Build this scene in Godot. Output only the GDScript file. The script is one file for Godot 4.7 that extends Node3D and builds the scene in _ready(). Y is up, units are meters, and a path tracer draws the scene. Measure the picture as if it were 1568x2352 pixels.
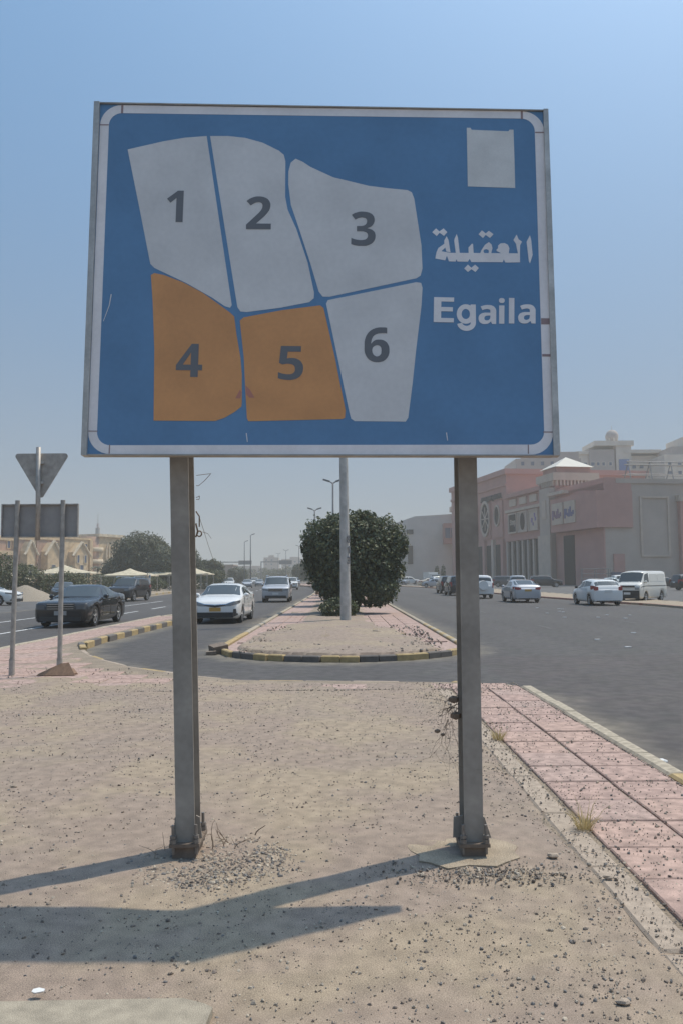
extends Node3D

var rng := RandomNumberGenerator.new()
var T := {}
var M := {}
var cache := {}
const ROAD := -0.12
const GROUND := -0.16


# ---------------------------------------------------------------- naming
func put(o: Node, called: String, parent: Node) -> void:
	var p: Node = parent if parent else self
	var n := called
	var k := 0
	while p.has_node(NodePath(n)):
		k += 1
		n = "%s_%03d" % [called, k]
	o.name = n
	p.add_child(o, true)


func tag(o: Node, label: String, category: String, group := "") -> void:
	o.set_meta("label", label)
	o.set_meta("category", category)
	if group:
		o.set_meta("group", group)


func thing(called: String, label: String, category: String, at := Vector3.ZERO, turn := 0.0, group := "") -> Node3D:
	var o := Node3D.new()
	put(o, called, self)
	o.position = at
	o.rotation.y = turn
	tag(o, label, category, group)
	return o


func P(x: float, y: float, z: float) -> Vector3:
	return Vector3(x, y, -z)


# ---------------------------------------------------------------- mesh helpers
func st0(smooth := false) -> SurfaceTool:
	var s := SurfaceTool.new()
	s.begin(Mesh.PRIMITIVE_TRIANGLES)
	s.set_smooth_group(0 if smooth else -1)
	return s


func done(called: String, s: SurfaceTool, m: Material, parent: Node = null, kind := "") -> MeshInstance3D:
	s.generate_normals()
	var o := MeshInstance3D.new()
	o.mesh = s.commit()
	o.material_override = m
	put(o, called, parent)
	if kind:
		o.set_meta("kind", kind)
	return o


func inst(called: String, mesh: Mesh, m: Material, parent: Node, xf: Transform3D) -> MeshInstance3D:
	var o := MeshInstance3D.new()
	o.mesh = mesh
	o.material_override = m
	put(o, called, parent)
	o.transform = xf
	return o


func tri(s: SurfaceTool, a: Vector3, b: Vector3, c: Vector3) -> void:
	s.add_vertex(a)
	s.add_vertex(b)
	s.add_vertex(c)


func quad(s: SurfaceTool, a: Vector3, b: Vector3, c: Vector3, d: Vector3) -> void:
	tri(s, a, b, c)
	tri(s, a, c, d)


func face(s: SurfaceTool, c: Vector3, u: Vector3, v: Vector3) -> void:
	quad(s, c - u - v, c - u + v, c + u + v, c + u - v)


func box(s: SurfaceTool, c: Vector3, size: Vector3, b := Basis.IDENTITY) -> void:
	var x := b.x * size.x / 2
	var y := b.y * size.y / 2
	var z := b.z * size.z / 2
	face(s, c + z, x, y)
	face(s, c - z, y, x)
	face(s, c + x, y, z)
	face(s, c - x, z, y)
	face(s, c + y, z, x)
	face(s, c - y, x, z)


# a box with chamfered top edges, its top at y = 0 and its middle at the origin
func slab(s: SurfaceTool, size: Vector3, ch: float) -> void:
	var a := size.x / 2
	var b := size.z / 2
	var lo := [Vector3(-a, -size.y, b), Vector3(a, -size.y, b), Vector3(a, -size.y, -b), Vector3(-a, -size.y, -b)]
	var mid := [Vector3(-a, -ch, b), Vector3(a, -ch, b), Vector3(a, -ch, -b), Vector3(-a, -ch, -b)]
	var hi := [Vector3(-a + ch, 0, b - ch), Vector3(a - ch, 0, b - ch), Vector3(a - ch, 0, -b + ch), Vector3(-a + ch, 0, -b + ch)]
	for k in 4:
		var n := (k + 1) % 4
		quad(s, lo[k], mid[k], mid[n], lo[n])
		quad(s, mid[k], hi[k], hi[n], mid[n])
	quad(s, hi[0], hi[3], hi[2], hi[1])


func cyl(s: SurfaceTool, a: Vector3, b: Vector3, r0: float, r1: float, n := 10, caps := true) -> void:
	var d := (b - a).normalized()
	var u := d.cross(Vector3(0.31, 0.2, 0.93) if absf(d.y) > 0.7 else Vector3.UP).normalized()
	var v := d.cross(u)
	for k in n:
		var p := TAU * k / n
		var q := TAU * (k + 1) / n
		var e0 := u * cos(p) + v * sin(p)
		var e1 := u * cos(q) + v * sin(q)
		quad(s, a + e0 * r0, b + e0 * r1, b + e1 * r1, a + e1 * r0)
		if caps:
			tri(s, b, b + e1 * r1, b + e0 * r1)
			tri(s, a, a + e0 * r0, a + e1 * r0)


func tube(s: SurfaceTool, pts: Array, r0: float, r1: float, n := 5) -> void:
	for k in pts.size() - 1:
		var f0 := lerpf(r0, r1, float(k) / (pts.size() - 1))
		var f1 := lerpf(r0, r1, float(k + 1) / (pts.size() - 1))
		cyl(s, pts[k], pts[k + 1], f0, f1, n, false)


# a polygon (x, y) swept along z from 0 to depth
func prism(s: SurfaceTool, poly: PackedVector2Array, xf: Transform3D, depth: float) -> void:
	if Geometry2D.is_polygon_clockwise(poly):
		poly.reverse()
	var t := Geometry2D.triangulate_polygon(poly)
	for k in range(0, t.size(), 3):
		var a := poly[t[k]]
		var b := poly[t[k + 1]]
		var c := poly[t[k + 2]]
		if (b - a).cross(c - a) < 0:
			var w := b
			b = c
			c = w
		tri(s, xf * Vector3(a.x, a.y, depth), xf * Vector3(c.x, c.y, depth), xf * Vector3(b.x, b.y, depth))
		tri(s, xf * Vector3(a.x, a.y, 0), xf * Vector3(b.x, b.y, 0), xf * Vector3(c.x, c.y, 0))
	for k in poly.size():
		var a := poly[k]
		var b := poly[(k + 1) % poly.size()]
		quad(s, xf * Vector3(a.x, a.y, 0), xf * Vector3(a.x, a.y, depth), xf * Vector3(b.x, b.y, depth), xf * Vector3(b.x, b.y, 0))


# a level plate: points are (x, metres ahead), its top at y
func plate(s: SurfaceTool, pts: PackedVector2Array, y: float, thick: float) -> void:
	prism(s, pts, Transform3D(Basis(Vector3.RIGHT, Vector3.FORWARD, Vector3.UP), Vector3(0, y - thick, 0)), thick)


func ball(s: SurfaceTool, c: Vector3, r: Vector3, n := 8) -> void:
	for i in n:
		for j in n / 2:
			var q := []
			for w in [[0, 0], [0, 1], [1, 1], [1, 0]]:
				var az: float = TAU * (i + w[0]) / n
				var el: float = PI * (j + w[1]) / (n / 2) - PI / 2
				q.append(c + Vector3(cos(az) * cos(el), sin(el), -sin(az) * cos(el)) * r)
			quad(s, q[0], q[1], q[2], q[3])


# ---------------------------------------------------------------- materials
func noise_image(seed_: int, freq: float, octaves: int, size: int) -> Image:
	var n := FastNoiseLite.new()
	n.seed = seed_
	n.noise_type = FastNoiseLite.TYPE_SIMPLEX_SMOOTH
	n.frequency = freq
	n.fractal_octaves = octaves
	return n.get_seamless_image(size, size)


func tone_tex(seed_: int, f1: float, f2: float, lo: float, hi: float, grain: float, size := 512) -> ImageTexture:
	var a := noise_image(seed_, f1, 4, size)
	var b := noise_image(seed_ + 7, f2, 2, size)
	var da := a.get_data()
	var db := b.get_data()
	var o := PackedByteArray()
	o.resize(size * size)
	var st := da.size() / (size * size)
	for k in size * size:
		var v := lerpf(lo, hi, da[k * st] / 255.0) + (db[k * st] / 255.0 - 0.5) * grain
		o[k] = int(clampf(v, 0.0, 1.0) * 255)
	return ImageTexture.create_from_image(Image.create_from_data(size, size, false, Image.FORMAT_L8, o))


func lin(r: float, g: float, b: float) -> Color:
	return Color(r, g, b).linear_to_srgb()


func mat(c: Color, rough := 0.8, metal := 0.0, tex := "", metres := 1.0, bump := 0.0) -> StandardMaterial3D:
	var m := StandardMaterial3D.new()
	m.albedo_color = c
	m.roughness = rough
	m.metallic = metal
	if tex:
		m.albedo_texture = T[tex]
		m.uv1_triplanar = true
		m.uv1_world_triplanar = true
		m.uv1_scale = Vector3.ONE / metres
		m.uv1_triplanar_sharpness = 4.0
		if bump > 0.0:
			m.heightmap_enabled = true
			m.heightmap_texture = T[tex]
			m.heightmap_scale = bump
	return m


func vcol(m: StandardMaterial3D) -> StandardMaterial3D:
	m.vertex_color_use_as_albedo = true
	return m


func materials() -> void:
	T.dirt = tone_tex(3, 0.014, 0.3, 0.76, 0.94, 0.46, 1024)
	T.faint = tone_tex(61, 0.008, 0.1, 0.92, 1.0, 0.03, 512)
	T.asphalt = tone_tex(11, 0.01, 0.35, 0.7, 0.95, 0.5, 512)
	T.plaster = tone_tex(21, 0.012, 0.12, 0.8, 1.0, 0.08, 512)
	T.metal = tone_tex(31, 0.006, 0.06, 0.82, 1.0, 0.07, 512)
	T.tile = tone_tex(41, 0.02, 0.3, 0.72, 1.0, 0.2, 512)
	T.leaf = tone_tex(51, 0.05, 0.2, 0.6, 1.0, 0.2, 256)
	M.ground = mat(lin(0.33, 0.265, 0.195), 0.95, 0, "dirt", 7.0)
	M.dirt = vcol(mat(Color.WHITE, 0.95, 0, "dirt", 2.1, 0.2))
	M.asphalt = vcol(mat(Color.WHITE, 0.85, 0, "asphalt", 1.7, 0.3))
	M.parking = mat(lin(0.14, 0.135, 0.13), 0.9, 0, "asphalt", 5.0)
	M.lane = mat(lin(0.82, 0.82, 0.80), 0.7, 0, "tile", 2.0)
	M.sand = mat(lin(0.42, 0.34, 0.245), 0.95, 0, "dirt", 3.0, 0.5)
	M.tiles = []
	for c in [lin(0.50, 0.345, 0.285), lin(0.485, 0.335, 0.28), lin(0.515, 0.355, 0.29), lin(0.49, 0.35, 0.295)]:
		M.tiles.append(mat(c, 0.85, 0, "tile", 1.3, 0.12))
	M.kerb = mat(lin(0.50, 0.43, 0.325), 0.9, 0, "tile", 0.9, 0.2)
	M.kerb_yellow = mat(lin(0.45, 0.33, 0.16), 0.85, 0, "metal", 0.6, 0.1)
	M.kerb_black = mat(lin(0.15, 0.133, 0.118), 0.85, 0, "metal", 0.6, 0.1)
	M.kerb_red = mat(lin(0.30, 0.16, 0.13), 0.9, 0, "metal", 1.2)
	M.edging = mat(lin(0.50, 0.405, 0.315), 0.92, 0, "dirt", 1.1, 0.4)
	M.concrete = mat(lin(0.44, 0.385, 0.295), 0.92, 0, "dirt", 1.4, 0.3)
	M.post = mat(lin(0.385, 0.345, 0.295), 0.7, 0.0, "metal", 1.6)
	M.steel_rust = mat(lin(0.22, 0.17, 0.13), 0.8, 0.1, "metal", 0.3)
	M.bolt = mat(lin(0.30, 0.27, 0.24), 0.5, 0.5, "metal", 0.2)
	M.alu = mat(lin(0.60, 0.585, 0.55), 0.5, 0.35, "metal", 0.7)
	M.board_back = mat(lin(0.36, 0.345, 0.33), 0.7, 0.1, "faint", 1.0)
	M.galv = mat(lin(0.48, 0.445, 0.40), 0.55, 0.3, "metal", 0.5)
	M.sign_blue = mat(lin(0.125, 0.265, 0.455), 0.45, 0, "faint", 2.4)
	M.sign_white = mat(lin(0.87, 0.84, 0.84), 0.5, 0, "faint", 1.9)
	M.sign_grey = mat(lin(0.72, 0.71, 0.70), 0.5, 0, "faint", 2.0)
	M.sign_orange = mat(lin(0.70, 0.335, 0.13), 0.5, 0, "faint", 1.7)
	M.sign_ink = mat(lin(0.15, 0.155, 0.165), 0.5)
	M.seam = mat(lin(0.30, 0.22, 0.22), 0.6)
	M.red_mark = mat(lin(0.48, 0.20, 0.15), 0.5)
	M.patch = mat(lin(0.73, 0.73, 0.71), 0.6, 0, "faint", 0.9)
	M.glass = mat(lin(0.055, 0.066, 0.07), 0.06, 0.0)
	M.glass.metallic_specular = 0.48
	M.tyre = mat(lin(0.02, 0.02, 0.02), 0.85)
	M.rim = mat(lin(0.5, 0.5, 0.5), 0.3, 0.8)
	M.black = mat(lin(0.02, 0.02, 0.021), 0.6)
	M.chrome = mat(lin(0.6, 0.6, 0.6), 0.15, 0.95)
	M.lamp = mat(lin(0.22, 0.23, 0.24), 0.08, 0.4)
	M.lamp_dark = mat(lin(0.10, 0.10, 0.105), 0.1, 0.3)
	M.tail = mat(lin(0.30, 0.03, 0.03), 0.15)
	M.plate = mat(lin(0.6, 0.6, 0.58), 0.5)
	M.plate_yellow = mat(lin(0.5, 0.28, 0.06), 0.5)
	M.amber = mat(lin(0.6, 0.25, 0.05), 0.3)
	M.leaf = vcol(mat(Color.WHITE, 0.6))
	M.leaf.backlight_enabled = true
	M.leaf.backlight = lin(0.5, 0.5, 0.45)
	M.bark = mat(lin(0.14, 0.11, 0.08), 0.95, 0, "tile", 0.8, 0.5)
	M.canvas = mat(lin(0.62, 0.54, 0.38), 0.8, 0, "plaster", 4.0)
	M.hall = mat(lin(0.62, 0.575, 0.52), 0.85, 0, "faint", 30.0)
	M.mall_pink = mat(lin(0.50, 0.275, 0.23), 0.85, 0, "faint", 18.0)
	M.mall_grey = mat(lin(0.49, 0.40, 0.335), 0.85, 0, "faint", 22.0)
	M.mall_cream = mat(lin(0.57, 0.46, 0.37), 0.85, 0, "faint", 9.0)
	M.mall_dark = mat(lin(0.035, 0.03, 0.03), 0.65)
	M.mall_dark.metallic_specular = 0.2
	M.mall_roof = mat(lin(0.56, 0.54, 0.47), 0.7)
	M.apart = mat(lin(0.72, 0.64, 0.54), 0.9, 0, "faint", 20.0)
	M.apart_dark = mat(lin(0.46, 0.40, 0.36), 0.9, 0, "faint", 20.0)
	M.pane = mat(lin(0.09, 0.12, 0.19), 0.12)
	M.shop_ink = mat(lin(0.2, 0.12, 0.3), 0.5)
	M.blue_glass = mat(lin(0.07, 0.14, 0.36), 0.1)
	M.villa = mat(lin(0.70, 0.53, 0.33), 0.9, 0, "plaster", 9.0)
	M.villa_shaded_brown = mat(lin(0.52, 0.34, 0.25), 0.9, 0, "plaster", 9.0)  # darker copy of the beige: shade on the walls put into the colour
	M.villa_white = mat(lin(0.78, 0.66, 0.48), 0.9, 0, "plaster", 7.0)
	M.pole = mat(lin(0.56, 0.54, 0.50), 0.6, 0.2, "metal", 1.2)
	M.pole_far = mat(lin(0.2, 0.2, 0.2), 0.6, 0.2)
	M.rust = mat(lin(0.33, 0.21, 0.135), 0.9, 0, "metal", 0.3)
	M.twig = mat(lin(0.20, 0.15, 0.11), 0.95)
	M.dry = mat(lin(0.42, 0.33, 0.17), 0.9)
	M.dry.backlight_enabled = true
	M.dry.backlight = lin(0.3, 0.25, 0.12)
	M.stone = vcol(mat(Color.WHITE, 0.9))


# ---------------------------------------------------------------- sky
func sky_image(sun: Vector3) -> Image:
	var w := 768
	var h := 384
	var im := Image.create_empty(w, h, false, Image.FORMAT_RGBF)
	for j in h:
		var el := PI / 2 - PI * (j + 0.5) / h
		var s := maxf(sin(el), 0.0)
		for i in w:
			var az := TAU * (i + 0.5) / w
			var d := Vector3(sin(az) * cos(el), sin(el), -cos(az) * cos(el))
			var ang := rad_to_deg(acos(clampf(d.dot(sun), -1, 1)))
			var a := exp(-ang / 20.0)
			var low := exp(-s * 3.2)
			var zen := Vector3(0.035, 0.19, 0.44) + Vector3(2.0, 2.4, 2.85) * a + Vector3(1.5, 1.4, 1.25) * exp(-ang / 8.0)
			var hor := Vector3(0.355, 0.40, 0.415) + Vector3(0.9, 0.85, 0.8) * a
			var c := zen.lerp(hor, low)
			if el < 0:
				c = hor.lerp(Vector3(0.3, 0.27, 0.22), clampf(-sin(el) * 6.0, 0, 1))
			im.set_pixel(i, j, Color(c.x, c.y, c.z))
	return im


# the median and the roads bend to the left far ahead
func bend(z: float) -> float:
	return -5e-4 * maxf(z - 70.0, 0.0) ** 2


func _ready() -> void:
	rng.seed = 20
	# camera
	var cam := Camera3D.new()
	var th := atan(151.0 / 1898.0)
	var ro := deg_to_rad(0.4)
	var fw := Vector3(0, sin(th), -cos(th))
	var up := Vector3(0, cos(th), sin(th))
	var u2 := up * cos(ro) + Vector3.RIGHT * sin(ro)
	var r2 := Vector3.RIGHT * cos(ro) - up * sin(ro)
	cam.transform = Transform3D(Basis(r2, u2, -fw), Vector3(0, 1.53, 0))
	cam.fov = rad_to_deg(2 * atan(1176.0 / 1898.0))
	cam.near = 0.05
	cam.far = 4000
	put(cam, "camera", self)
	# sun and sky
	var to_sun := Vector3(0.428, 1.0, -0.262).normalized()
	var sun := DirectionalLight3D.new()
	sun.light_energy = 1.05
	sun.light_color = Color(1.0, 0.95, 0.87)
	sun.light_angular_distance = 0.6
	sun.shadow_enabled = true
	put(sun, "sun", self)
	sun.basis = Basis.looking_at(-to_sun)
	var env := Environment.new()
	env.background_mode = Environment.BG_SKY
	env.sky = Sky.new()
	var sm := PanoramaSkyMaterial.new()
	sm.panorama = ImageTexture.create_from_image(sky_image(to_sun))
	env.sky.sky_material = sm
	env.tonemap_mode = Environment.TONE_MAPPER_LINEAR
	env.tonemap_exposure = 1.15
	env.sdfgi_enabled = true
	env.ssao_enabled = true
	env.ssil_enabled = true
	env.fog_enabled = true
	env.fog_mode = Environment.FOG_MODE_EXPONENTIAL
	env.fog_density = 0.0012
	env.fog_light_color = Color(0.97, 0.95, 0.91)
	var we := WorldEnvironment.new()
	we.environment = env
	put(we, "air", self)
	materials()
	setting()
	islands()
	mall()
	far_buildings()
	villas()
	greenery()
	lamps()
	town_sign()
	left_signs()
	cars()
	small_things()


# ---------------------------------------------------------------- ground, roads, islands
func grid(called: String, xs: Array, zs: Array, f: Callable, m: Material, parent: Node = null) -> MeshInstance3D:
	# f(x, z) gives [height, Color]
	var vs := PackedVector3Array()
	var cs := PackedColorArray()
	for z in zs:
		for x in xs:
			var r: Array = f.call(x, z)
			vs.append(r[0])
			cs.append(r[1])
	var ix := PackedInt32Array()
	var w := xs.size()
	for j in zs.size() - 1:
		for i in w - 1:
			var a := j * w + i
			ix.append_array([a, a + w, a + w + 1, a, a + w + 1, a + 1])
	var ns := PackedVector3Array()
	ns.resize(vs.size())
	for k in range(0, ix.size(), 3):
		var n := (vs[ix[k + 2]] - vs[ix[k]]).cross(vs[ix[k + 1]] - vs[ix[k]])
		for q in 3:
			ns[ix[k + q]] += n
	for k in ns.size():
		ns[k] = ns[k].normalized()
	var arr := []
	arr.resize(Mesh.ARRAY_MAX)
	arr[Mesh.ARRAY_VERTEX] = vs
	arr[Mesh.ARRAY_NORMAL] = ns
	arr[Mesh.ARRAY_COLOR] = cs
	arr[Mesh.ARRAY_INDEX] = ix
	var me := ArrayMesh.new()
	me.add_surface_from_arrays(Mesh.PRIMITIVE_TRIANGLES, arr)
	var o := MeshInstance3D.new()
	o.mesh = me
	o.material_override = m
	put(o, called, parent)
	return o


func steps(a: float, b: float, d: float) -> Array:
	var o := []
	var n := int(ceil((b - a) / d))
	for k in n + 1:
		o.append(lerpf(a, b, float(k) / n))
	return o


var fn := FastNoiseLite.new()


func nz(x: float, z: float, s: float) -> float:
	return fn.get_noise_2d(x * s, z * s)


const ISLE := [Vector2(2.5, -9), Vector2(2.5, 11.5), Vector2(2.4, 11.9), Vector2(2.05, 12.2), Vector2(1.0, 12.4), Vector2(0, 12.52), Vector2(-1.5, 12.72), Vector2(-2.35, 13.3), Vector2(-3.0, 13.95), Vector2(-3.74, 14.72), Vector2(-4.55, 15.95), Vector2(-5.2, 17.1), Vector2(-5.75, 18.3), Vector2(-6.15, 19.6), Vector2(-6.3, 21.5), Vector2(-6.25, 26), Vector2(-6.15, 30), Vector2(-6.25, 34), Vector2(-6.5, 35.6), Vector2(-6.9, 36.2), Vector2(-7.3, 35.6), Vector2(-7.55, 34), Vector2(-7.62, 30), Vector2(-7.66, 22), Vector2(-7.7, 12), Vector2(-7.7, -9)]


func isle_dist(x: float, z: float) -> float:
	# how far a point on the road lies from the near island's edge or the median's
	var best := 99.0
	var p := Vector2(x, z)
	if z < 45:
		for k in ISLE.size():
			best = minf(best, p.distance_to(Geometry2D.get_closest_point_to_segment(p, ISLE[k], ISLE[(k + 1) % ISLE.size()])))
	if z > 13 and z < 80:
		best = minf(best, maxf(absf(x) - 2.75, 0.0) if z > 19 else (Vector2(x / 2.72, (z - 19.0) / 2.66).length() - 1.0) * 2.66)
	return best


func setting() -> void:
	fn.seed = 5
	fn.frequency = 1.0
	fn.fractal_octaves = 3
	var s := st0()
	plate(s, [Vector2(-900, -60), Vector2(900, -60), Vector2(900, 1000), Vector2(-900, 1000)], GROUND, 0.5)
	done("ground", s, M.ground, null, "structure")
	# asphalt, one sheet under all the kerbs; sand has blown onto it along the kerbs
	var zs := steps(-12, 4, 2) + steps(4.4, 24, 0.28) + steps(25, 60, 1.2) + steps(64, 420, 6)
	var xs := steps(0, 1, 1.0 / 150)
	var road := grid("road", xs, zs, func(t: float, z: float):
		var l := -17.3 + bend(z) - clampf((z - 60) * 0.04, 0, 3)
		var r := lerpf(17.2, 14.6, clampf((z - 40) / 30, 0, 1)) + bend(z)
		var x := lerpf(l, r, t)
		var d := isle_dist(x, z) if z < 80 else 99.0
		if z > 3.5:
			d = minf(d, minf(x - l, r - x) + 0.25)
		var a := Color(0.088, 0.081, 0.077).lerp(Color(0.101, 0.094, 0.088), clampf(nz(x, z, 0.11) + 0.5, 0, 1))
		if x > 2.6 and z < 17.5:
			a = Color(0.105, 0.091, 0.086).lerp(Color(0.09, 0.08, 0.075), clampf(nz(x, z, 0.3) + 0.5, 0, 1))
		var wheel := absf(fposmod(x - 3.4, 3.1) - 1.5)
		a = a * (1.0 + 0.10 * clampf(1.0 - wheel, 0, 1))
		var k := clampf(1.0 - (d + nz(x, z, 0.9) * 0.35) / 0.75, 0, 1)
		return [P(x, ROAD, z), a.lerp(Color(0.36, 0.31, 0.23), k * 0.6)], M.asphalt)
	road.set_meta("kind", "structure")
	# painted lane lines
	s = st0()
	for z in steps(19, 40, 3.0):
		lane(s, -10.5, z, z + 2.85, 0.12)
	for z in steps(21, 55, 3.0):
		lane(s, -13.35, z, z + 2.8, 0.12)
	for z in range(58, 160, 9):
		lane(s, -13.35, z, z + 4, 0.14)
	for z in range(46, 150, 9):
		lane(s, -10.5, z, z + 3.5, 0.14)
	var s2 := st0()
	for z in range(14, 120, 12):
		for x in [6.6, 10.2]:
			lane(s2, x, z + (x - 6) * 0.7, z + 1.6 + (x - 6) * 0.7, 0.1)
	for k in 26:
		var x := 5.2 + rng.randf() * 10
		var z := 9 + rng.randf() * 36
		if rng.randf() < 0.5:
			x = [6.6, 10.2, 13.8][rng.randi() % 3]
		box(s, P(x, ROAD + 0.009, z), Vector3(0.13, 0.018, 0.11))
	done("lane_marking", s, M.lane, null, "structure")
	done("worn_lane_marking", s2, mat(lin(0.15, 0.145, 0.14), 0.85, 0, "tile", 1.0), null, "structure")
	# verge and car parks
	s = st0()
	plate(s, [Vector2(17.2, 20), Vector2(20.5, 20), Vector2(19.6, 70), Vector2(19.4, 120), Vector2(11, 160), Vector2(9.5, 160), Vector2(14.6, 120), Vector2(14.75, 72), Vector2(16.9, 45)], -0.015, 0.13)
	done("sand_verge", s, M.sand, null, "structure")
	s = st0()
	plate(s, [Vector2(20.6, 10), Vector2(90, 10), Vector2(90, 175), Vector2(8, 240), Vector2(11.2, 161), Vector2(19.5, 121), Vector2(19.7, 70)], -0.13, 0.02)
	done("car_park", s, M.parking, null, "structure")
	s = st0()
	plate(s, [Vector2(-17.4, 20), Vector2(-17.4, 60), Vector2(-21, 62), Vector2(-21.5, 140), Vector2(-60, 140), Vector2(-60, 20)], -0.125, 0.03)
	done("parking_apron", s, M.parking, null, "structure")
	# red kerb of the right-hand verge and pale kerb on the left
	var kr := Node3D.new()
	put(kr, "verge_kerb", self)
	kr.set_meta("kind", "structure")
	var path := [Vector2(17.25, 24), Vector2(17.0, 45), Vector2(14.75, 72), Vector2(14.65, 118), Vector2(11.8, 140), Vector2(9.4, 160)]
	kerb_run(kr, path, 1.5, 0.18, 0.16, -0.005, func(_k): return M.kerb_red)
	path = [Vector2(20.6, 24), Vector2(19.65, 70), Vector2(19.45, 120), Vector2(11.1, 161)]
	kerb_run(kr, path, 1.5, 0.16, 0.16, 0.0, func(k): return M.kerb_black if k % 2 == 0 else M.kerb)
	var kl := Node3D.new()
	put(kl, "roadside_kerb", self)
	kl.set_meta("kind", "structure")
	kerb_run(kl, [Vector2(-18.6, 73), Vector2(-20.2, 98), Vector2(-24.6, 139), Vector2(-31, 180)], 1.5, 0.2, 0.3, 0.06, func(k): return M.kerb if k % 3 else M.kerb_yellow)
	s = st0()
	plate(s, [Vector2(-18.8, 73), Vector2(-20.4, 98), Vector2(-24.8, 139), Vector2(-31.2, 180), Vector2(-40, 180), Vector2(-32, 139), Vector2(-27, 98), Vector2(-26, 73)], 0.0, 0.2)
	done("left_pavement", s, M.sand, null, "structure")


func lane(s: SurfaceTool, x: float, a: float, b: float, w: float) -> void:
	var p := bend(a)
	var q := bend(b)
	var y := ROAD + 0.005
	quad(s, P(x - w / 2 + p, y, a), P(x - w / 2 + q, y, b), P(x + w / 2 + q, y, b), P(x + w / 2 + p, y, a))


# kerb stones along a path of (x, ahead) points, each stone a part
func kerb_run(parent: Node, path: Array, len_: float, wide: float, tall: float, top: float, pick: Callable, gap := 0.012, first := 0) -> int:
	var key := "kerb%.2f_%.2f_%.2f" % [len_, wide, tall]
	if not cache.has(key):
		var s := st0()
		slab(s, Vector3(wide, tall, len_ - gap), 0.02)
		s.generate_normals()
		cache[key] = s.commit()
	var k := first
	var at := 0.0
	for i in path.size() - 1:
		var a: Vector2 = path[i]
		var b: Vector2 = path[i + 1]
		var d := a.distance_to(b)
		while at + len_ / 2 <= d + len_ * 0.5:
			var p := a.lerp(b, (at + len_ / 2) / d)
			var dir := (b - a).normalized()
			var bs := Basis(Vector3.UP, atan2(dir.x, -dir.y) + rng.randf_range(-0.012, 0.012))
			inst("kerb_stone", cache[key], pick.call(k), parent, Transform3D(bs, P(p.x, top + rng.randf_range(-0.006, 0.006), p.y)))
			k += 1
			at += len_
		at -= d
		at = maxf(at, 0.0)
	return k


func tile_mesh() -> Array:
	if not cache.has("tile"):
		cache.tile = []
		for w in [0.478, 0.485, 0.472]:
			var s := st0()
			slab(s, Vector3(w, 0.05, w), 0.007)
			s.generate_normals()
			cache.tile.append(s.commit())
	return cache.tile


func lay(parent: Node, x: float, z: float, y := 0.0) -> void:
	var b := Basis(Vector3(rng.randf_range(-1, 1), 0.4, rng.randf_range(-1, 1)).normalized(), rng.randf_range(-0.007, 0.007))
	inst("paving_tile", tile_mesh()[rng.randi() % 3], M.tiles[rng.randi() % 4], parent, Transform3D(b, P(x, y + rng.randf_range(-0.004, 0.003), z)))


# old tyre tracks that sweep across the dirt: 1 in the middle of a rut
func track(x: float, z: float) -> float:
	var o := 0.0
	for k in 3:
		var c: float = [8.3, 9.95, 7.1][k] + [0.16, 0.16, -0.05][k] * (x + 2.0) + 0.25 * sin(x * 0.55 + k)
		o = maxf(o, clampf(1.0 - absf(z - c) / 0.16, 0, 1) * clampf(0.4 - x * 0.35 + nz(x, z, 0.4), 0, 1))
	return o


func dirt_col(x: float, z: float) -> Color:
	var a := Color(0.372, 0.288, 0.224)
	var sand := Color(0.412, 0.328, 0.232)
	var k := clampf(nz(x + 9, z, 0.55) * 1.6 + nz(x, z + 30, 1.7) * 0.7 + 0.3, 0, 1)
	var c := a.lerp(sand, k)
	var g := clampf(nz(x - 20, z + 5, 0.35) * 1.5, 0, 1)
	return c.lerp(Color(0.335, 0.268, 0.216), g * 0.6 + 0.4 * track(x, z))


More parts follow.
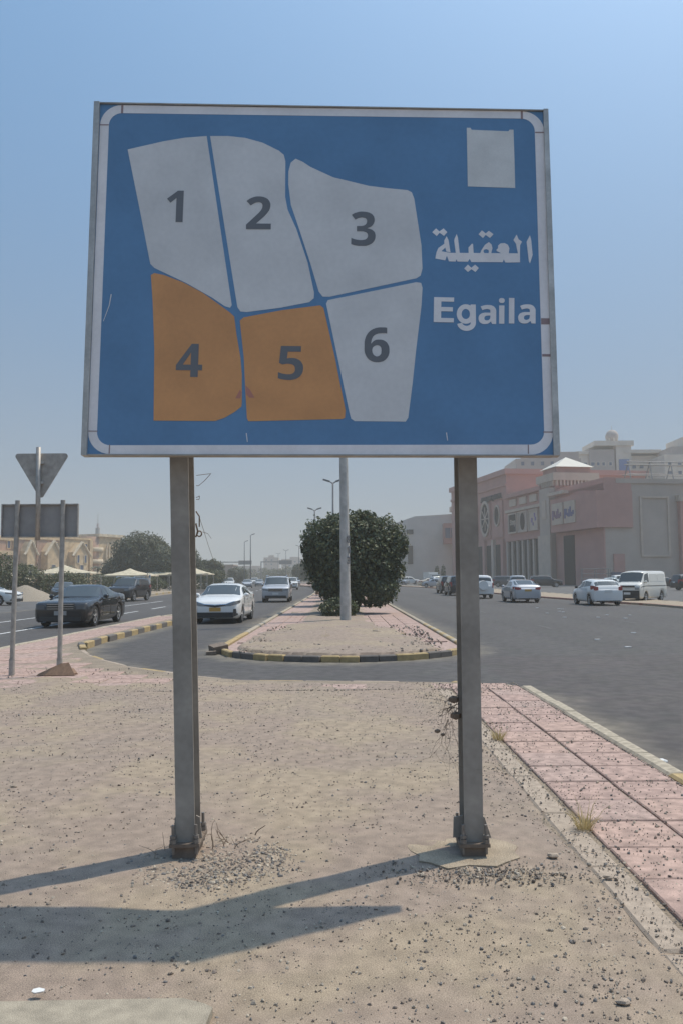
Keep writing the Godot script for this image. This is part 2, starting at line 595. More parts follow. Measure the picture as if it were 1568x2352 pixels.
func islands() -> void:
	var isle := Node3D.new()
	put(isle, "traffic_island", self)
	isle.set_meta("kind", "structure")
	var s := st0()
	plate(s, PackedVector2Array(ISLE), -0.012, 0.14)
	done("bed", s, M.ground, isle)
	# the bare dirt of the near part
	var top := func(x: float, z: float):
		var h := 0.004 + nz(x, z, 0.6) * 0.016 + nz(x, z, 2.6) * 0.004 + nz(x, z, 9.0) * 0.0015
		h -= track(x, z) * 0.009
		h -= clampf((x - 1.2) / 0.1, 0, 1) * 0.017
		h -= clampf((x - 1.42) / 0.08, 0, 1) * 0.05
		# thins out to leave the tiles bare further on
		var e := 11.7 + nz(x, 3.0, 0.5) * 0.5 + clampf((-3.0 - x) * 0.25, 0, 1.0)
		h -= clampf((z - e) / 1.6, 0, 1) * lerpf(0.030, 0.004, clampf(nz(x + 4, z, 0.45) * 1.6 + nz(x, z, 1.6) * 0.9 + 0.35, 0, 1))
		if z > 11 and not Geometry2D.is_point_in_polygon(Vector2(x + (0.25 if x > -6 else 0.0), z + 0.22), ISLE):
			h -= 0.2
		h -= clampf((-7.35 - x) / 0.2, 0, 1) * 0.05
		# swept up around the post feet
		for f in [Vector2(-0.86, 4.75), Vector2(0.71, 4.75)]:
			h += 0.014 * exp(-Vector2(x, z).distance_squared_to(f) * 7.0)
		return [P(x, h, z), dirt_col(x, z)]
	var gr := grid("dirt", steps(-7.6, -3, 0.12) + steps(-2.95, 1.52, 0.045), steps(0.8, 8, 0.045) + steps(8.06, 18.6, 0.08), top, M.dirt, isle)
	gr.name = "dirt"
	# the tiled walk on the right: two rows of half-metre tiles
	for k in range(-1, 22):
		for x in [1.735, 2.235]:
			lay(isle, x, 1.05 + k * 0.5, 0.008)
	# buried concrete edging on its left
	var em := st0()
	slab(em, Vector3(0.17, 0.1, 0.98), 0.012)
	em.generate_normals()
	var edge := em.commit()
	for k in 11:
		inst("edging_stone", edge, M.edging, isle, Transform3D(Basis(Vector3.UP, rng.randf_range(-0.008, 0.008)), P(1.375, rng.randf_range(-0.002, 0.006), 1.0 + k)))
	# tiles of the far side and of the strip between road and turning lane
	for j in 15:
		for i in 10:
			var x := -7.35 + i * 0.5
			var z := 12.2 + j * 0.5
			if Geometry2D.is_point_in_polygon(Vector2(x + 0.38, z + 0.38), ISLE):
				lay(isle, x, z, -0.002)
	for i in 10:
		lay(isle, -2.4 + i * 0.5, 11.85, -0.004)
	for j in 30:
		for i in 3:
			var x: float = [-7.36, -6.87, -6.53][i]
			if j * 0.5 + 19.7 < 35.0:
				lay(isle, x, 19.7 + j * 0.5, [-0.002, -0.002, -0.016][i])
	# kerbs
	kerb_run(isle, [Vector2(2.57, 0.5), Vector2(2.57, 11.4)], 0.75, 0.15, 0.14, 0.012, func(k): return M.kerb_yellow if k == 7 else M.kerb)
	kerb_run(isle, [Vector2(2.55, 11.5), Vector2(2.36, 12.0), Vector2(1.95, 12.3), Vector2(0, 12.58), Vector2(-1.5, 12.78), Vector2(-2.3, 13.35), Vector2(-3.74, 14.78), Vector2(-4.5, 15.95), Vector2(-5.2, 17.15), Vector2(-5.72, 18.4)], 0.72, 0.14, 0.12, -0.02, func(k): return M.kerb_yellow if k % 4 == 1 else M.edging)
	kerb_run(isle, [Vector2(-5.72, 18.45), Vector2(-6.12, 19.6), Vector2(-6.25, 21.5), Vector2(-6.2, 26), Vector2(-6.1, 30), Vector2(-6.2, 34), Vector2(-6.45, 35.6), Vector2(-6.9, 36.3)], 0.75, 0.15, 0.16, 0.04, func(k): return M.kerb_yellow if k % 2 == 0 else M.kerb_black)
	kerb_run(isle, [Vector2(-7.72, 10), Vector2(-7.7, 22), Vector2(-7.62, 34), Vector2(-7.3, 35.7), Vector2(-6.9, 36.3)], 0.75, 0.14, 0.14, 0.012, func(_k): return M.kerb)
	# the median
	var med := Node3D.new()
	put(med, "median_island", self)
	med.set_meta("kind", "structure")
	var pts := PackedVector2Array()
	for k in 13:
		var a := PI + PI * k / 12.0
		pts.append(Vector2(2.62 * cos(a), 19.0 + 2.55 * sin(a)))
	for z in [40, 80, 120, 160, 200, 240, 280, 320]:
		pts.append(Vector2(2.62 + bend(z), z))
	for z in [320, 280, 240, 200, 160, 120, 80, 40]:
		pts.append(Vector2(-2.62 + bend(z), z))
	s = st0()
	plate(s, pts, -0.03, 0.12)
	done("bed", s, M.tiles[3], med)
	var md := grid("dirt", steps(-2.5, 2.5, 0.1), steps(16.5, 26, 0.12) + steps(26.5, 75, 0.6), func(x: float, z: float):
		var r := 2.42 * sqrt(maxf(0.0, 1.0 - (maxf(0.0, 19.0 - z) / 2.4) ** 2))
		var h := 0.02 + nz(x, z, 0.5) * 0.03 + nz(x, z, 2.0) * 0.02
		h += 0.07 * exp(-((z - 22.0) / 4.0) ** 2 - (x / 1.6) ** 2)
		var side := clampf((absf(x + 0.3) - lerpf(2.1, 1.0, clampf((z - 20.0) / 9.0, 0, 1)) - nz(x, z, 0.7) * 0.35) / 0.3, 0, 1)
		h -= side * 0.06
		h -= clampf((absf(x) - r + 0.05) / 0.12, 0, 1) * 0.3
		return [P(x, h, z), dirt_col(x * 0.7, z * 0.7)], M.dirt, med)
	md.name = "dirt"
	for j in 28:
		for x in [-2.28, -1.78, -1.28, 1.28, 1.78, 2.28]:
			lay(med, x, 20.3 + j * 0.5, -0.001)
	var nose := []
	for k in 15:
		var a := PI + PI * k / 14.0
		nose.append(Vector2(2.7 * cos(a), 19.0 + 2.62 * sin(a)))
	kerb_run(med, nose, 0.375, 0.14, 0.16, 0.005, func(k): return M.kerb_black if (k / 2) % 2 == 0 else M.kerb_yellow)
	kerb_run(med, [Vector2(2.7, 19), Vector2(2.7, 60)], 0.75, 0.14, 0.16, 0.03, func(k): return M.kerb_yellow if k % 2 == 0 and k < 12 else M.kerb)
	kerb_run(med, [Vector2(-2.7, 19), Vector2(-2.7, 60)], 0.75, 0.14, 0.16, 0.03, func(k): return M.kerb_yellow if k < 6 else M.kerb)
	s = st0()
	for sd in [-1, 1]:
		for z in range(60, 320, 8):
			var a := P(2.7 * sd + bend(z), 0.02, z)
			var b := P(2.7 * sd + bend(z + 8), 0.02, z + 8)
			box(s, (a + b) / 2 - Vector3(0, 0.08, 0), Vector3(0.15, 0.18, a.distance_to(b)), Basis.looking_at(b - a))
	var far := done("kerb", s, M.kerb, med)
	far.set_meta("kind", "stuff")


# ---------------------------------------------------------------- buildings
func bx(parent: Node, called: String, c: Vector3, size: Vector3, m: Material, turn := 0.0) -> MeshInstance3D:
	var key := "bx%s" % size
	if not cache.has(key):
		var s := st0()
		box(s, Vector3.ZERO, size)
		s.generate_normals()
		cache[key] = s.commit()
	return inst(called, cache[key], m, parent, Transform3D(Basis(Vector3.UP, turn), c))


# a block given by its left, right, bottom, top, back and front
func blk(parent: Node, called: String, x0: float, x1: float, y0: float, y1: float, z0: float, z1: float, m: Material) -> MeshInstance3D:
	return bx(parent, called, Vector3((x0 + x1) / 2, (y0 + y1) / 2, (z0 + z1) / 2), Vector3(x1 - x0, y1 - y0, z1 - z0), m)


# a window: recess frame standing proud with a pane inside
func window(parent: Node, c: Vector3, w: float, h: float, turn: float, frame: Material, pane: Material) -> void:
	var key := "win%.2f_%.2f" % [w, h]
	if not cache.has(key):
		var s := st0()
		for q in [[-w / 2, 0.0, 0.14, h + 0.14], [w / 2, 0.0, 0.14, h + 0.14]]:
			box(s, Vector3(q[0], q[1], 0.06), Vector3(q[2], q[3], 0.16))
		for q in [-h / 2, h / 2]:
			box(s, Vector3(0, q, 0.06), Vector3(w - 0.14, 0.14, 0.14))
		s.generate_normals()
		var s2 := st0()
		box(s2, Vector3(0, 0, 0.03), Vector3(w - 0.14, h - 0.14, 0.04))
		s2.generate_normals()
		cache[key] = [s.commit(), s2.commit()]
	var f := inst("window", cache[key][0], frame, parent, Transform3D(Basis(Vector3.UP, turn), c))
	inst("pane", cache[key][1], pane, f, Transform3D.IDENTITY)


func text(parent: Node, called: String, what: String, c: Vector3, w: float, h: float, m: Material, basis_ := Basis.IDENTITY, thick := 0.002, bold := true) -> MeshInstance3D:
	var f := SystemFont.new()
	f.font_names = PackedStringArray(["Droid Sans"])
	f.font_weight = 700 if bold else 400
	var t := TextMesh.new()
	t.font = f
	t.text = what
	t.font_size = 64
	t.pixel_size = 0.01
	t.depth = thick
	t.curve_step = 1.0
	var b := t.get_aabb()
	var o := MeshInstance3D.new()
	# bake the lettering to its place and size
	var arr := t.surface_get_arrays(0)
	var v: PackedVector3Array = arr[Mesh.ARRAY_VERTEX]
	var mid := b.get_center()
	for k in v.size():
		v[k] = Vector3((v[k].x - mid.x) * w / b.size.x, (v[k].y - mid.y) * h / b.size.y, v[k].z)
	arr[Mesh.ARRAY_VERTEX] = v
	arr[Mesh.ARRAY_TANGENT] = null
	var me := ArrayMesh.new()
	me.add_surface_from_arrays(Mesh.PRIMITIVE_TRIANGLES, arr)
	o.mesh = me
	o.material_override = m
	put(o, called, parent)
	o.transform = Transform3D(basis_, c)
	return o


func oval(s: SurfaceTool, c: Vector3, u: Vector3, v: Vector3, n: Vector3, ring := 0.0) -> void:
	for k in 20:
		var a := TAU * k / 20
		var b := TAU * (k + 1) / 20
		var p := c + u * cos(a) + v * sin(a)
		var q := c + u * cos(b) + v * sin(b)
		if ring > 0:
			var p2 := c + (u * cos(a) + v * sin(a)) * (1 - ring)
			var q2 := c + (u * cos(b) + v * sin(b)) * (1 - ring)
			quad(s, p + n, p2 + n, q2 + n, q + n)
			quad(s, p, p + n, q + n, q)
			quad(s, p2, q2, q2 + n, p2 + n)
		else:
			tri(s, c + n, q + n, p + n)
			quad(s, p, p + n, q + n, q)


func mall() -> void:
	# local axes: x to the right along the end wall, z towards the viewer; the street front is the plane x = 0
	var o := thing("shopping_mall", "long pink and grey shopping mall with a corner tower under a white pyramid roof", "mall", P(44.55, GROUND, 140), deg_to_rad(10))
	var L := -PI / 2
	blk(o, "end_wall", 0.0, 46, 0, 17.5, -24, 0, M.mall_grey)
	blk(o, "coping", 2.2, 46.2, 17.5, 18.3, -24.2, 0.25, M.mall_grey)
	# framed panel on the end wall
	var s := st0()
	for q in [[6.5, 6.85, 4.9, 15.3], [11.65, 12.0, 4.9, 15.3]]:
		box(s, Vector3((q[0] + q[1]) / 2, (q[2] + q[3]) / 2, 0.1), Vector3(q[1] - q[0], q[3] - q[2], 0.35))
	for y in [5.05, 15.15]:
		box(s, Vector3(9.25, y, 0.1), Vector3(4.8, 0.3, 0.33))
	done("wall_frame", s, M.mall_cream, o)
	blk(o, "pilaster", 13.6, 14.9, 0, 14.4, 0.0, 0.9, M.mall_pink)
	blk(o, "pilaster", 16.2, 18.0, 0, 14.4, 0.0, 0.9, M.mall_pink)
	blk(o, "capital", 13.3, 18.3, 14.4, 15.5, 0.0, 1.2, M.mall_cream)
	blk(o, "shop_front", 14.9, 16.2, 5.2, 14.2, 0.0, 0.4, M.mall_dark)
	blk(o, "end_door", 1.4, 3.4, 0, 5.4, 0.0, 0.25, M.mall_pink)
	# near street front
	blk(o, "front_wall", 0.0, 30, 0, 19.4, -44.6, -24, M.mall_pink)
	blk(o, "ledge", -0.5, 0.0, 15.7, 16.3, -44.6, -24.6, M.mall_cream)
	blk(o, "ledge", -0.6, 0.0, 9.4, 10.0, -44.6, -24.6, M.mall_pink)
	blk(o, "cornice", -0.7, 8, 18.9, 19.8, -44.5, -24.8, M.mall_pink)
	# sign box over the corner door
	blk(o, "sign_box", -1.6, 5, 9.9, 16.2, -18.0, 0.45, M.mall_pink)
	blk(o, "sign_box_wall", 0.0, 5, 16.2, 18.4, -19.2, 0.2, M.mall_pink)
	blk(o, "ledge", -2.0, -0.9, 16.9, 17.5, -18.6, -11.5, M.mall_cream)
	blk(o, "lower_wall", -0.25, 0, 0, 9.9, -19, 0.1, M.mall_pink)
	blk(o, "doorway", -0.4, -0.25, 0, 9.2, -15.2, -10.9, M.mall_dark)
	var pans := [[-17.0, -12.3], [-11.6, -7.3]]
	for k in 2:
		var q: Array = pans[k]
		blk(o, "sign_panel", -1.85, -1.6, 11.3, 15.3, q[0], q[1], M.mall_cream)
		s = st0()
		var zc: float = (q[0] + q[1]) / 2
		for e in 7:
			var w := 0.5
			box(s, Vector3(-1.9, 13.1 + sin(e * 2.1) * 0.3, zc - 1.7 + e * 0.55), Vector3(0.08, 1.2 + 0.6 * cos(e * 1.7), w))
		done("shop_lettering", s, mat(lin(0.08, 0.08, 0.2), 0.5) if k else mat(lin(0.16, 0.07, 0.14), 0.5), o)
	# pale pylon
	blk(o, "pylon", -1.3, 2, 0, 18.8, -23.8, -19.2, M.mall_grey)
	blk(o, "pylon_base", -1.6, -1.3, 0, 9.6, -24.3, -18.6, M.mall_cream)
	blk(o, "pylon_sign", -1.45, -1.3, 12.8, 16.4, -22.4, -20.6, M.mall_cream)
	# corner tower
	blk(o, "tower", 0, 8.6, 18.4, 20.2, -26.5, -19.2, M.mall_pink)
	s = st0()
	for k in 12:
		box(s, Vector3(0.3 + k * 0.73, 19.7, -19.0), Vector3(0.34, 1.0, 0.5))
	for k in 9:
		box(s, Vector3(-0.2, 19.7, -19.6 - k * 0.8), Vector3(0.5, 1.0, 0.34))
	done("dentil_band", s, M.mall_cream, o)
	blk(o, "tower_cornice", -0.5, 9.0, 20.2, 21.7, -27, -18.7, M.mall_cream)
	blk(o, "tower_neck", 0.6, 7.6, 21.7, 22.9, -26, -19.6, M.mall_pink)
	s = st0()
	var ap := Vector3(4.1, 25.3, -22.8)
	var e4 := [Vector3(0.1, 22.9, -19.0), Vector3(8.1, 22.9, -19.0), Vector3(8.1, 22.9, -26.6), Vector3(0.1, 22.9, -26.6)]
	for k in 4:
		tri(s, e4[k], ap, e4[(k + 1) % 4])
	quad(s, e4[0], e4[1], e4[2], e4[3])
	done("pyramid_roof", s, M.mall_roof, o)
	# row of shop signs and small cream panels over the near front
	for k in 3:
		var z := -26.9 - k * 5.6
		blk(o, "shop_sign", -0.35, 0.0, 11.3, 15.2, z - 4.5, z, [M.mall_cream, M.mall_grey, M.mall_dark][k])
		s = st0()
		for q in [-4.5, 0.0]:
			box(s, Vector3(-0.25, 13.25, z + q), Vector3(0.6, 4.3, 0.3))
		for y in [11.2, 15.3]:
			box(s, Vector3(-0.25, y, z - 2.25), Vector3(0.56, 0.3, 4.2))
		done("sign_frame", s, M.mall_cream, o)
		blk(o, "cream_panel", -0.3, 0.0, 17.0, 18.5, z - 4.3, z - 0.6, M.mall_cream)
		s = st0()
		if k == 0:
			for q in [[14.2, -1.6, 0.5], [13.4, -1.2, 0.5], [12.4, -2.4, 0.4], [13.2, -3.0, 0.6]]:
				blk(o, "shop_print", -0.45, -0.35, q[0] - q[2] * 0.8, q[0] + q[2] * 0.8, z + q[1] - q[2] / 2, z + q[1] + q[2] / 2, M.shop_ink)
		elif k == 1:
			oval(s, Vector3(-0.38, 13.3, z - 2.4), Vector3(0, 0, 1.2), Vector3(0, 1.8, 0), Vector3(-0.05, 0, 0))
			done("shop_print", s, M.mall_dark, o)
		else:
			s = null
			text(o, "shop_print", "Stop", Vector3(-0.4, 13.3, z - 2.25), 3.0, 1.6, M.mall_cream, Basis(Vector3.UP, L), 0.06)
	# glazed ground floor behind pale columns
	blk(o, "glazing", -0.12, 0.0, 0, 9.3, -44, -25, M.mall_dark)
	for k in 7:
		var z := -26.2 - k * 2.9
		blk(o, "column", -0.55, -0.13, 0, 9.3, z - 0.35, z + 0.35, M.mall_cream if k % 2 else M.mall_grey)
	# tall block further along
	blk(o, "tall_block", 0, 34, 0, 24.6, -85, -44.6, M.mall_pink)
	blk(o, "parapet", -0.5, 34.5, 24.6, 25.8, -85.5, -44.1, M.mall_pink)
	blk(o, "band", -0.3, 0.0, 22.0, 22.6, -85, -44.6, M.mall_pink)
	text(o, "mall_name", "ALBAIRAQ MALL", Vector3(-0.35, 19.9, -53.6), 13.5, 1.5, mat(lin(0.06, 0.05, 0.05), 0.6), Basis(Vector3.UP, L), 0.4, false)
	for q in [[-49.6, 15.6, 1.5, 2.1], [-57.5, 15.4, 2.6, 3.6], [-66.5, 15.0, 1.5, 2.1]]:
		blk(o, "bay_panel", -0.35, 0.0, 10.6, 19.0, q[0] - 3.0, q[0] + 3.0, M.mall_pink)
		s = st0()
		oval(s, Vector3(-0.35, q[1], q[0]), Vector3(0, 0, q[2]), Vector3(0, q[3], 0), Vector3(-0.12, 0, 0))
		var w := done("round_window", s, M.mall_dark, o)
		s = st0()
		oval(s, Vector3(-0.35, q[1], q[0]), Vector3(0, 0, q[2] * 1.2), Vector3(0, q[3] * 1.2, 0), Vector3(-0.3, 0, 0), 0.16)
		if q[2] > 2:
			for a in 4:
				var d := Vector3(0, sin(a * PI / 4), cos(a * PI / 4))
				box(s, Vector3(-0.5, q[1], q[0]), Vector3(0.1, 0.25, 1) * Vector3(1, 1, 5.6), Basis(Vector3.RIGHT, -a * PI / 4))
		done("window_ring", s, M.mall_cream, w)
	for k in 6:
		var z := -46.5 - k * 6.0
		blk(o, "pilaster", -0.7, 0.0, 0, 10.2, z - 0.7, z + 0.7, M.mall_cream if k % 2 else M.mall_pink)
		blk(o, "shop_window", -0.14, 0.0, 0, 9.0, z - 5.2, z - 0.8, M.mall_dark)
	# rooftop frame of a sign, seen from behind
	s = st0()
	for z in [-6.0, -9.0]:
		for k in 4:
			var x := 8.6 + k * 4.2
			tube(s, [Vector3(x, 18.3, z), Vector3(x + 0.35, 22.4, -7.5)], 0.11, 0.09, 5)
		for y in [20.0, 21.8]:
			tube(s, [Vector3(8.2, y, lerpf(z, -7.5, (y - 18.3) / 4.1)), Vector3(22.5, y, lerpf(z, -7.5, (y - 18.3) / 4.1))], 0.09, 0.09, 5)
	tube(s, [Vector3(8.6, 22.4, -7.5), Vector3(22.5, 22.4, -7.5)], 0.1, 0.1, 5)
	var f := done("rooftop_sign_frame", s, M.pole_far)
	f.position = o.position
	f.rotation = o.rotation
	tag(f, "dark steel trestle frame standing on the flat roof of the grey end of the mall", "steel frame")
	# windowless hall further up the road
	o = thing("windowless_hall", "big plain grey hall with a sloped roof edge behind the median tree", "building", P(0, GROUND, 235))
	s = st0()
	prism(s, [Vector2(15.0, 0), Vector2(48, 0), Vector2(48, 19.8), Vector2(31.7, 19.6), Vector2(20.8, 19.0), Vector2(15.0, 17.0)], Transform3D(Basis.IDENTITY, Vector3(0, 0, -60)), 60.0)
	done("hall_wall", s, M.hall, o)
	blk(o, "banner", 18.7, 20.1, 5.4, 10.6, 0, 0.3, M.mall_dark)
	blk(o, "wall_sign", 18.4, 20.3, 13.9, 15.2, 0, 0.3, M.mall_dark)
	blk(o, "pink_sign_box", 28.6, 34, 11.0, 16.8, 0, 3, M.mall_pink)
	for x in [29.0, 30.7]:
		blk(o, "blue_sign", x, x + 1.4, 12.6, 15.4, 3, 3.25, M.pane)
	blk(o, "corner_cornice", 30.9, 36, 20.2, 21.6, -2, 1.0, M.mall_cream)
	blk(o, "corner_tower", 31.6, 36, 0, 20.2, -2, 0.6, M.mall_grey)


func far_buildings() -> void:
	var o := thing("apartment_block", "brownish flat-roofed apartment block rising behind the white pyramid roof", "building", P(61, GROUND, 250))
	blk(o, "wall", -7.8, 12, 0, 37.5, -18, 0, M.apart_dark)
	blk(o, "wall", -3.5, 11.5, 37.5, 39.6, -17, -0.4, M.apart_dark)
	blk(o, "roof_house", 5.0, 7.2, 39.6, 43, -8, -5, M.apart)
	for j in 6:
		for i in 6:
			window(o, Vector3(-5.8 + i * 3.0, 21.5 + j * 2.9, 0), 1.1, 1.3, 0, M.apart_dark, M.pane)
	o = thing("apartment_block", "pale apartment building with a dome on its roof and a tall blue glass stair front", "building", P(85, GROUND, 262))
	blk(o, "wall", -9.7, 2, 0, 41, -20, 0, M.apart)
	blk(o, "wall", 2, 17.8, 0, 40, -20, -0.6, M.apart)
	blk(o, "side_wing", -6, 2, 0, 41.9, -20, 0.8, M.apart_dark)
	blk(o, "cornice", -10, -4, 40.4, 41.4, -20, 0.5, M.apart)
	blk(o, "roof_slab", -4.5, 8.0, 43.0, 44.6, -12, 1.6, M.apart)
	blk(o, "roof_slab", 5.0, 16.8, 40.6, 41.7, -12, 1.4, M.apart)
	blk(o, "stair_front", 2.4, 7.2, 0, 43, -2, 1.2, M.apart)
	blk(o, "blue_glazing", 3.2, 6.4, 20, 38.6, 1.2, 1.45, M.blue_glass)
	var s := st0(true)
	ball(s, Vector3(2.6, 46.6, -3), Vector3(2.1, 2.3, 2.1), 14)
	done("dome", s, M.apart_dark, o)
	s = st0()
	for k in 8:
		var a := TAU * k / 8
		cyl(s, Vector3(2.6 + 1.8 * cos(a), 43, -3 + 1.8 * sin(a)), Vector3(2.6 + 1.8 * cos(a), 46.4, -3 + 1.8 * sin(a)), 0.22, 0.22, 6)
	done("dome_columns", s, M.apart, o)
	s = st0()
	cyl(s, Vector3(2.6, 48.8, -3), Vector3(2.6, 50.2, -3), 0.08, 0.05, 5)
	done("finial", s, M.apart, o)
	for j in 6:
		for q in [-8.9, -7.2, -5.0, -3.3, -1.6, 0.6]:
			window(o, Vector3(q, 23.5 + j * 2.75, 0.8 if q > -6 else 0.0), 1.0 if q > -5 else 1.3, 1.2, 0, M.apart, M.pane)
		for q in [8.6, 11.0, 13.6]:
			window(o, Vector3(q, 22 + j * 2.9, -0.6), 1.3, 1.3, 0, M.apart, M.pane)
	o = thing("apartment_block", "beige stepped apartment block at the far right behind the rooftop steel frame", "building", P(104, GROUND, 250))
	blk(o, "wall", -5.6, 18, 0, 38.5, -16, 0, M.apart)
	blk(o, "wall", -3.0, 18, 38.5, 41, -16, -0.4, M.apart_dark)
	blk(o, "wall", 0.6, 18, 41, 44, -14, -0.8, M.apart)
	for j in 6:
		for i in 4:
			window(o, Vector3(-4.0 + i * 3.0, 22 + j * 2.7, 0), 1.2, 1.3, 0, M.apart, M.pane)
	# hazy skyline at the end of the road
	var sky := [[-52, 610, 11, 17, "distant square grey tower, the left one over the road end"], [-35, 620, 20, 16, "distant broad grey block left of the median tree"], [-88, 560, 26, 10, "low distant building row above the road, left half"], [-58, 520, 40, 8, "long low distant building band above the overhead signs"], [-95, 400, 8, 19, "pale distant block showing behind the left roadside tree"], [-24, 560, 18, 9.5, "low hazy block beside the median tree's left edge"], [-98, 540, 9, 13, "small hazy block left of the two roadside lamps"]]
	for q in sky:
		var b := thing("distant_building", q[4], "building", P(q[0], GROUND, q[1]), 0.0, "hazy buildings at the end of the road")
		var w: float = q[2]
		var h: float = q[3]
		blk(b, "wall", -w / 2, w / 2, 0, h, -12, 0, M.apart_dark)
		blk(b, "roof_house", -w / 5, w / 6, h, h + 1.6, -8, -3, M.apart_dark)
		for j in 3:
			for i in int(w / 4):
				window(b, Vector3(-w / 2 + 2 + i * 4.0, h - 2 - j * 3.0, 0), 1.6, 1.4, 0, M.apart, M.pane)
	# low grey shed by the trees on the left
	o = thing("roadside_shed", "plain grey boxy building beyond the left trees and parked cars", "building", P(-31.5, GROUND, 232))
	blk(o, "wall", -4.0, 1.0, 0, 5.3, -10, 0, M.mall_grey)
	blk(o, "roof_slab", -4.2, 1.2, 5.3, 5.6, -10.2, 0.2, M.mall_grey)
	# overhead direction signs
	for k in 2:
		var x: float = [-44.0, -27.0][k]
		o = thing("overhead_sign", ["dark overhead road sign on a gantry, left one over the far road", "dark overhead road sign on a gantry, right one over the far road"][k], "road sign", P(x, GROUND, 350), 0.0, "overhead signs over the far road")
		s = st0()
		cyl(s, Vector3(-7, 0, 0), Vector3(-7, 8.8, 0), 0.25, 0.2, 8)
		box(s, Vector3(-0.5, 8.6, 0), Vector3(13, 0.4, 0.4))
		done("gantry", s, M.pole_far, o)
		blk(o, "sign_board", 0.5, 6.0, 7.5, 9.2, 0.25, 0.45, M.sign_ink)


func villas() -> void:
	# a terrace of sunlit villas on the far left
	var specs := [[-1.0, 0, 9.5, 11.0, 0, "villa with shade painted into its brown walls and a long balcony, leftmost of the beige terrace"], [6.2, 0.6, 5.0, 11.3, 1, "beige villa with a pointed gable bay between the two thin sign poles"], [12.5, 1.4, 7.6, 11.5, 1, "villa with shade painted into its brown walls and a pointed beige bay right under the small blank board"], [21.0, 2.2, 9.2, 11.9, 2, "beige villa with an arched front left of the round-cornered block"]]
	for k in specs.size():
		var q: Array = specs[k]
		var o := thing("villa", q[5], "house", P(-75, GROUND, 183) + Vector3(0.43, 0, -0.9) * q[0] + Vector3(0.9, 0, 0.43) * q[1], deg_to_rad(64.4), "row of beige villas beyond the car park")
		var w: float = q[2]
		var h: float = q[3]
		blk(o, "wall", -w / 2, w / 2, 0, h - 0.5, -10, 0, M.villa_shaded_brown if k != 3 else M.villa)  # brown stands for shade painted into the walls behind the beige bays
		blk(o, "parapet", -w / 2 - 0.15, w / 2 + 0.15, h - 0.5, h, -10.2, 0.2, M.villa)
		blk(o, "pilaster", w / 2 - 1.0, w / 2, 0, h - 0.5, 0, 0.5, M.villa)
		if q[4] == 0:
			blk(o, "balcony", -w / 2, w / 2 - 1.0, 7.2, 8.2, 0, 1.2, M.villa)
			blk(o, "roof_slab", -w / 2, w / 2, h, h + 0.7, -9, -3, M.villa)
		else:
			var s := st0()
			var a := -w * 0.35
			var b := w * 0.12
			prism(s, [Vector2(a, 0), Vector2(b, 0), Vector2(b, 8.2), Vector2((a + b) / 2, 10.4), Vector2(a, 8.2)], Transform3D(Basis.IDENTITY, Vector3.ZERO), 2.2)
			done("gable_bay", s, M.villa, o)
			s = st0()
			tube(s, [Vector3(a - 0.4, 7.9, 2.3), Vector3((a + b) / 2, 10.7, 2.3), Vector3(b + 0.4, 7.9, 2.3)], 0.3, 0.3, 5)
			tube(s, [Vector3(a - 0.4, 7.9, 2.3), Vector3(a - 0.9, 7.3, 2.3)], 0.3, 0.3, 5)
			tube(s, [Vector3(b + 0.4, 7.9, 2.3), Vector3(b + 0.9, 7.3, 2.3)], 0.3, 0.3, 5)
			done("gable_moulding", s, M.villa_white, o)
			window(o, Vector3((a + b) / 2, 4.0, 2.2), 1.2, 2.4, 0, M.villa_white, M.pane)
			if q[4] == 2:
				for y in [2.6, 6.2]:
					for x in [(a + b) / 2 - 1.2, (a + b) / 2 + 1.2]:
						window(o, Vector3(x, y + 0.4, 2.2), 0.8, 1.9, 0, M.villa_white, M.pane)
		for y in [3.0, 6.6, 9.6]:
			window(o, Vector3(w * 0.28, y, 0), 1.0, 1.7, 0, M.villa, M.pane)
		for y in [3.0, 6.6]:
			window(o, Vector3(w / 2, y, -4.0), 1.2, 1.7, PI / 2, M.villa, M.pane)
	# the round-cornered block at the right end
	var o := thing("apartment_block", "cream block with a rounded corner, pale columns and pointed window arches on the left", "building", P(-75, GROUND, 183) + Vector3(0.43, 0, -0.9) * 30.5 + Vector3(0.9, 0, 0.43) * 2.5, deg_to_rad(64.4))
	blk(o, "wall", -2.5, 6.0, 0, 12.4, -12, 0, M.villa)
	var s := st0(true)
	cyl(s, Vector3(-2.5, 0, -2.6), Vector3(-2.5, 12.4, -2.6), 2.6, 2.6, 20)
	done("rounded_corner", s, M.villa_shaded_brown, o)
	for y in [2.6, 5.6, 8.6]:
		s = st0(true)
		cyl(s, Vector3(-2.5, y, -2.6), Vector3(-2.5, y + 1.1, -2.6), 3.1, 3.1, 20)
		done("balcony", s, M.villa_white, o)
	blk(o, "cornice", -3.0, 6.5, 12.4, 13.1, -12.4, 0.5, M.villa_white)
	blk(o, "roof_house", -7.5, -4.2, 9.5, 14.6, -12, -8, M.villa)
	for k in 7:
		blk(o, "column", -0.1 + k * 1.0 - 0.17, -0.1 + k * 1.0 + 0.17, 0, 9.6, 0, 0.5, M.villa_white)
	for k in 6:
		s = st0()
		var x := 0.4 + k
		tube(s, [Vector3(x - 0.5, 9.4, 0.3), Vector3(x, 10.9, 0.3), Vector3(x + 0.5, 9.4, 0.3)], 0.14, 0.14, 5)
		done("pointed_arch", s, M.villa_white, o)
		for y in [3.2, 6.2, 8.6]:
			window(o, Vector3(x, y, 0), 0.6, 1.5, 0, M.villa, M.pane)
	# radio mast
	o = thing("radio_mast", "thin lattice mast with drum antennas above the cream block", "mast", P(-88.5, GROUND, 300))
	s = st0()
	for k in 3:
		var a := TAU * k / 3
		tube(s, [Vector3(cos(a) * 0.7, 0, sin(a) * 0.7), Vector3(cos(a) * 0.35, 22, sin(a) * 0.35)], 0.08, 0.06, 4)
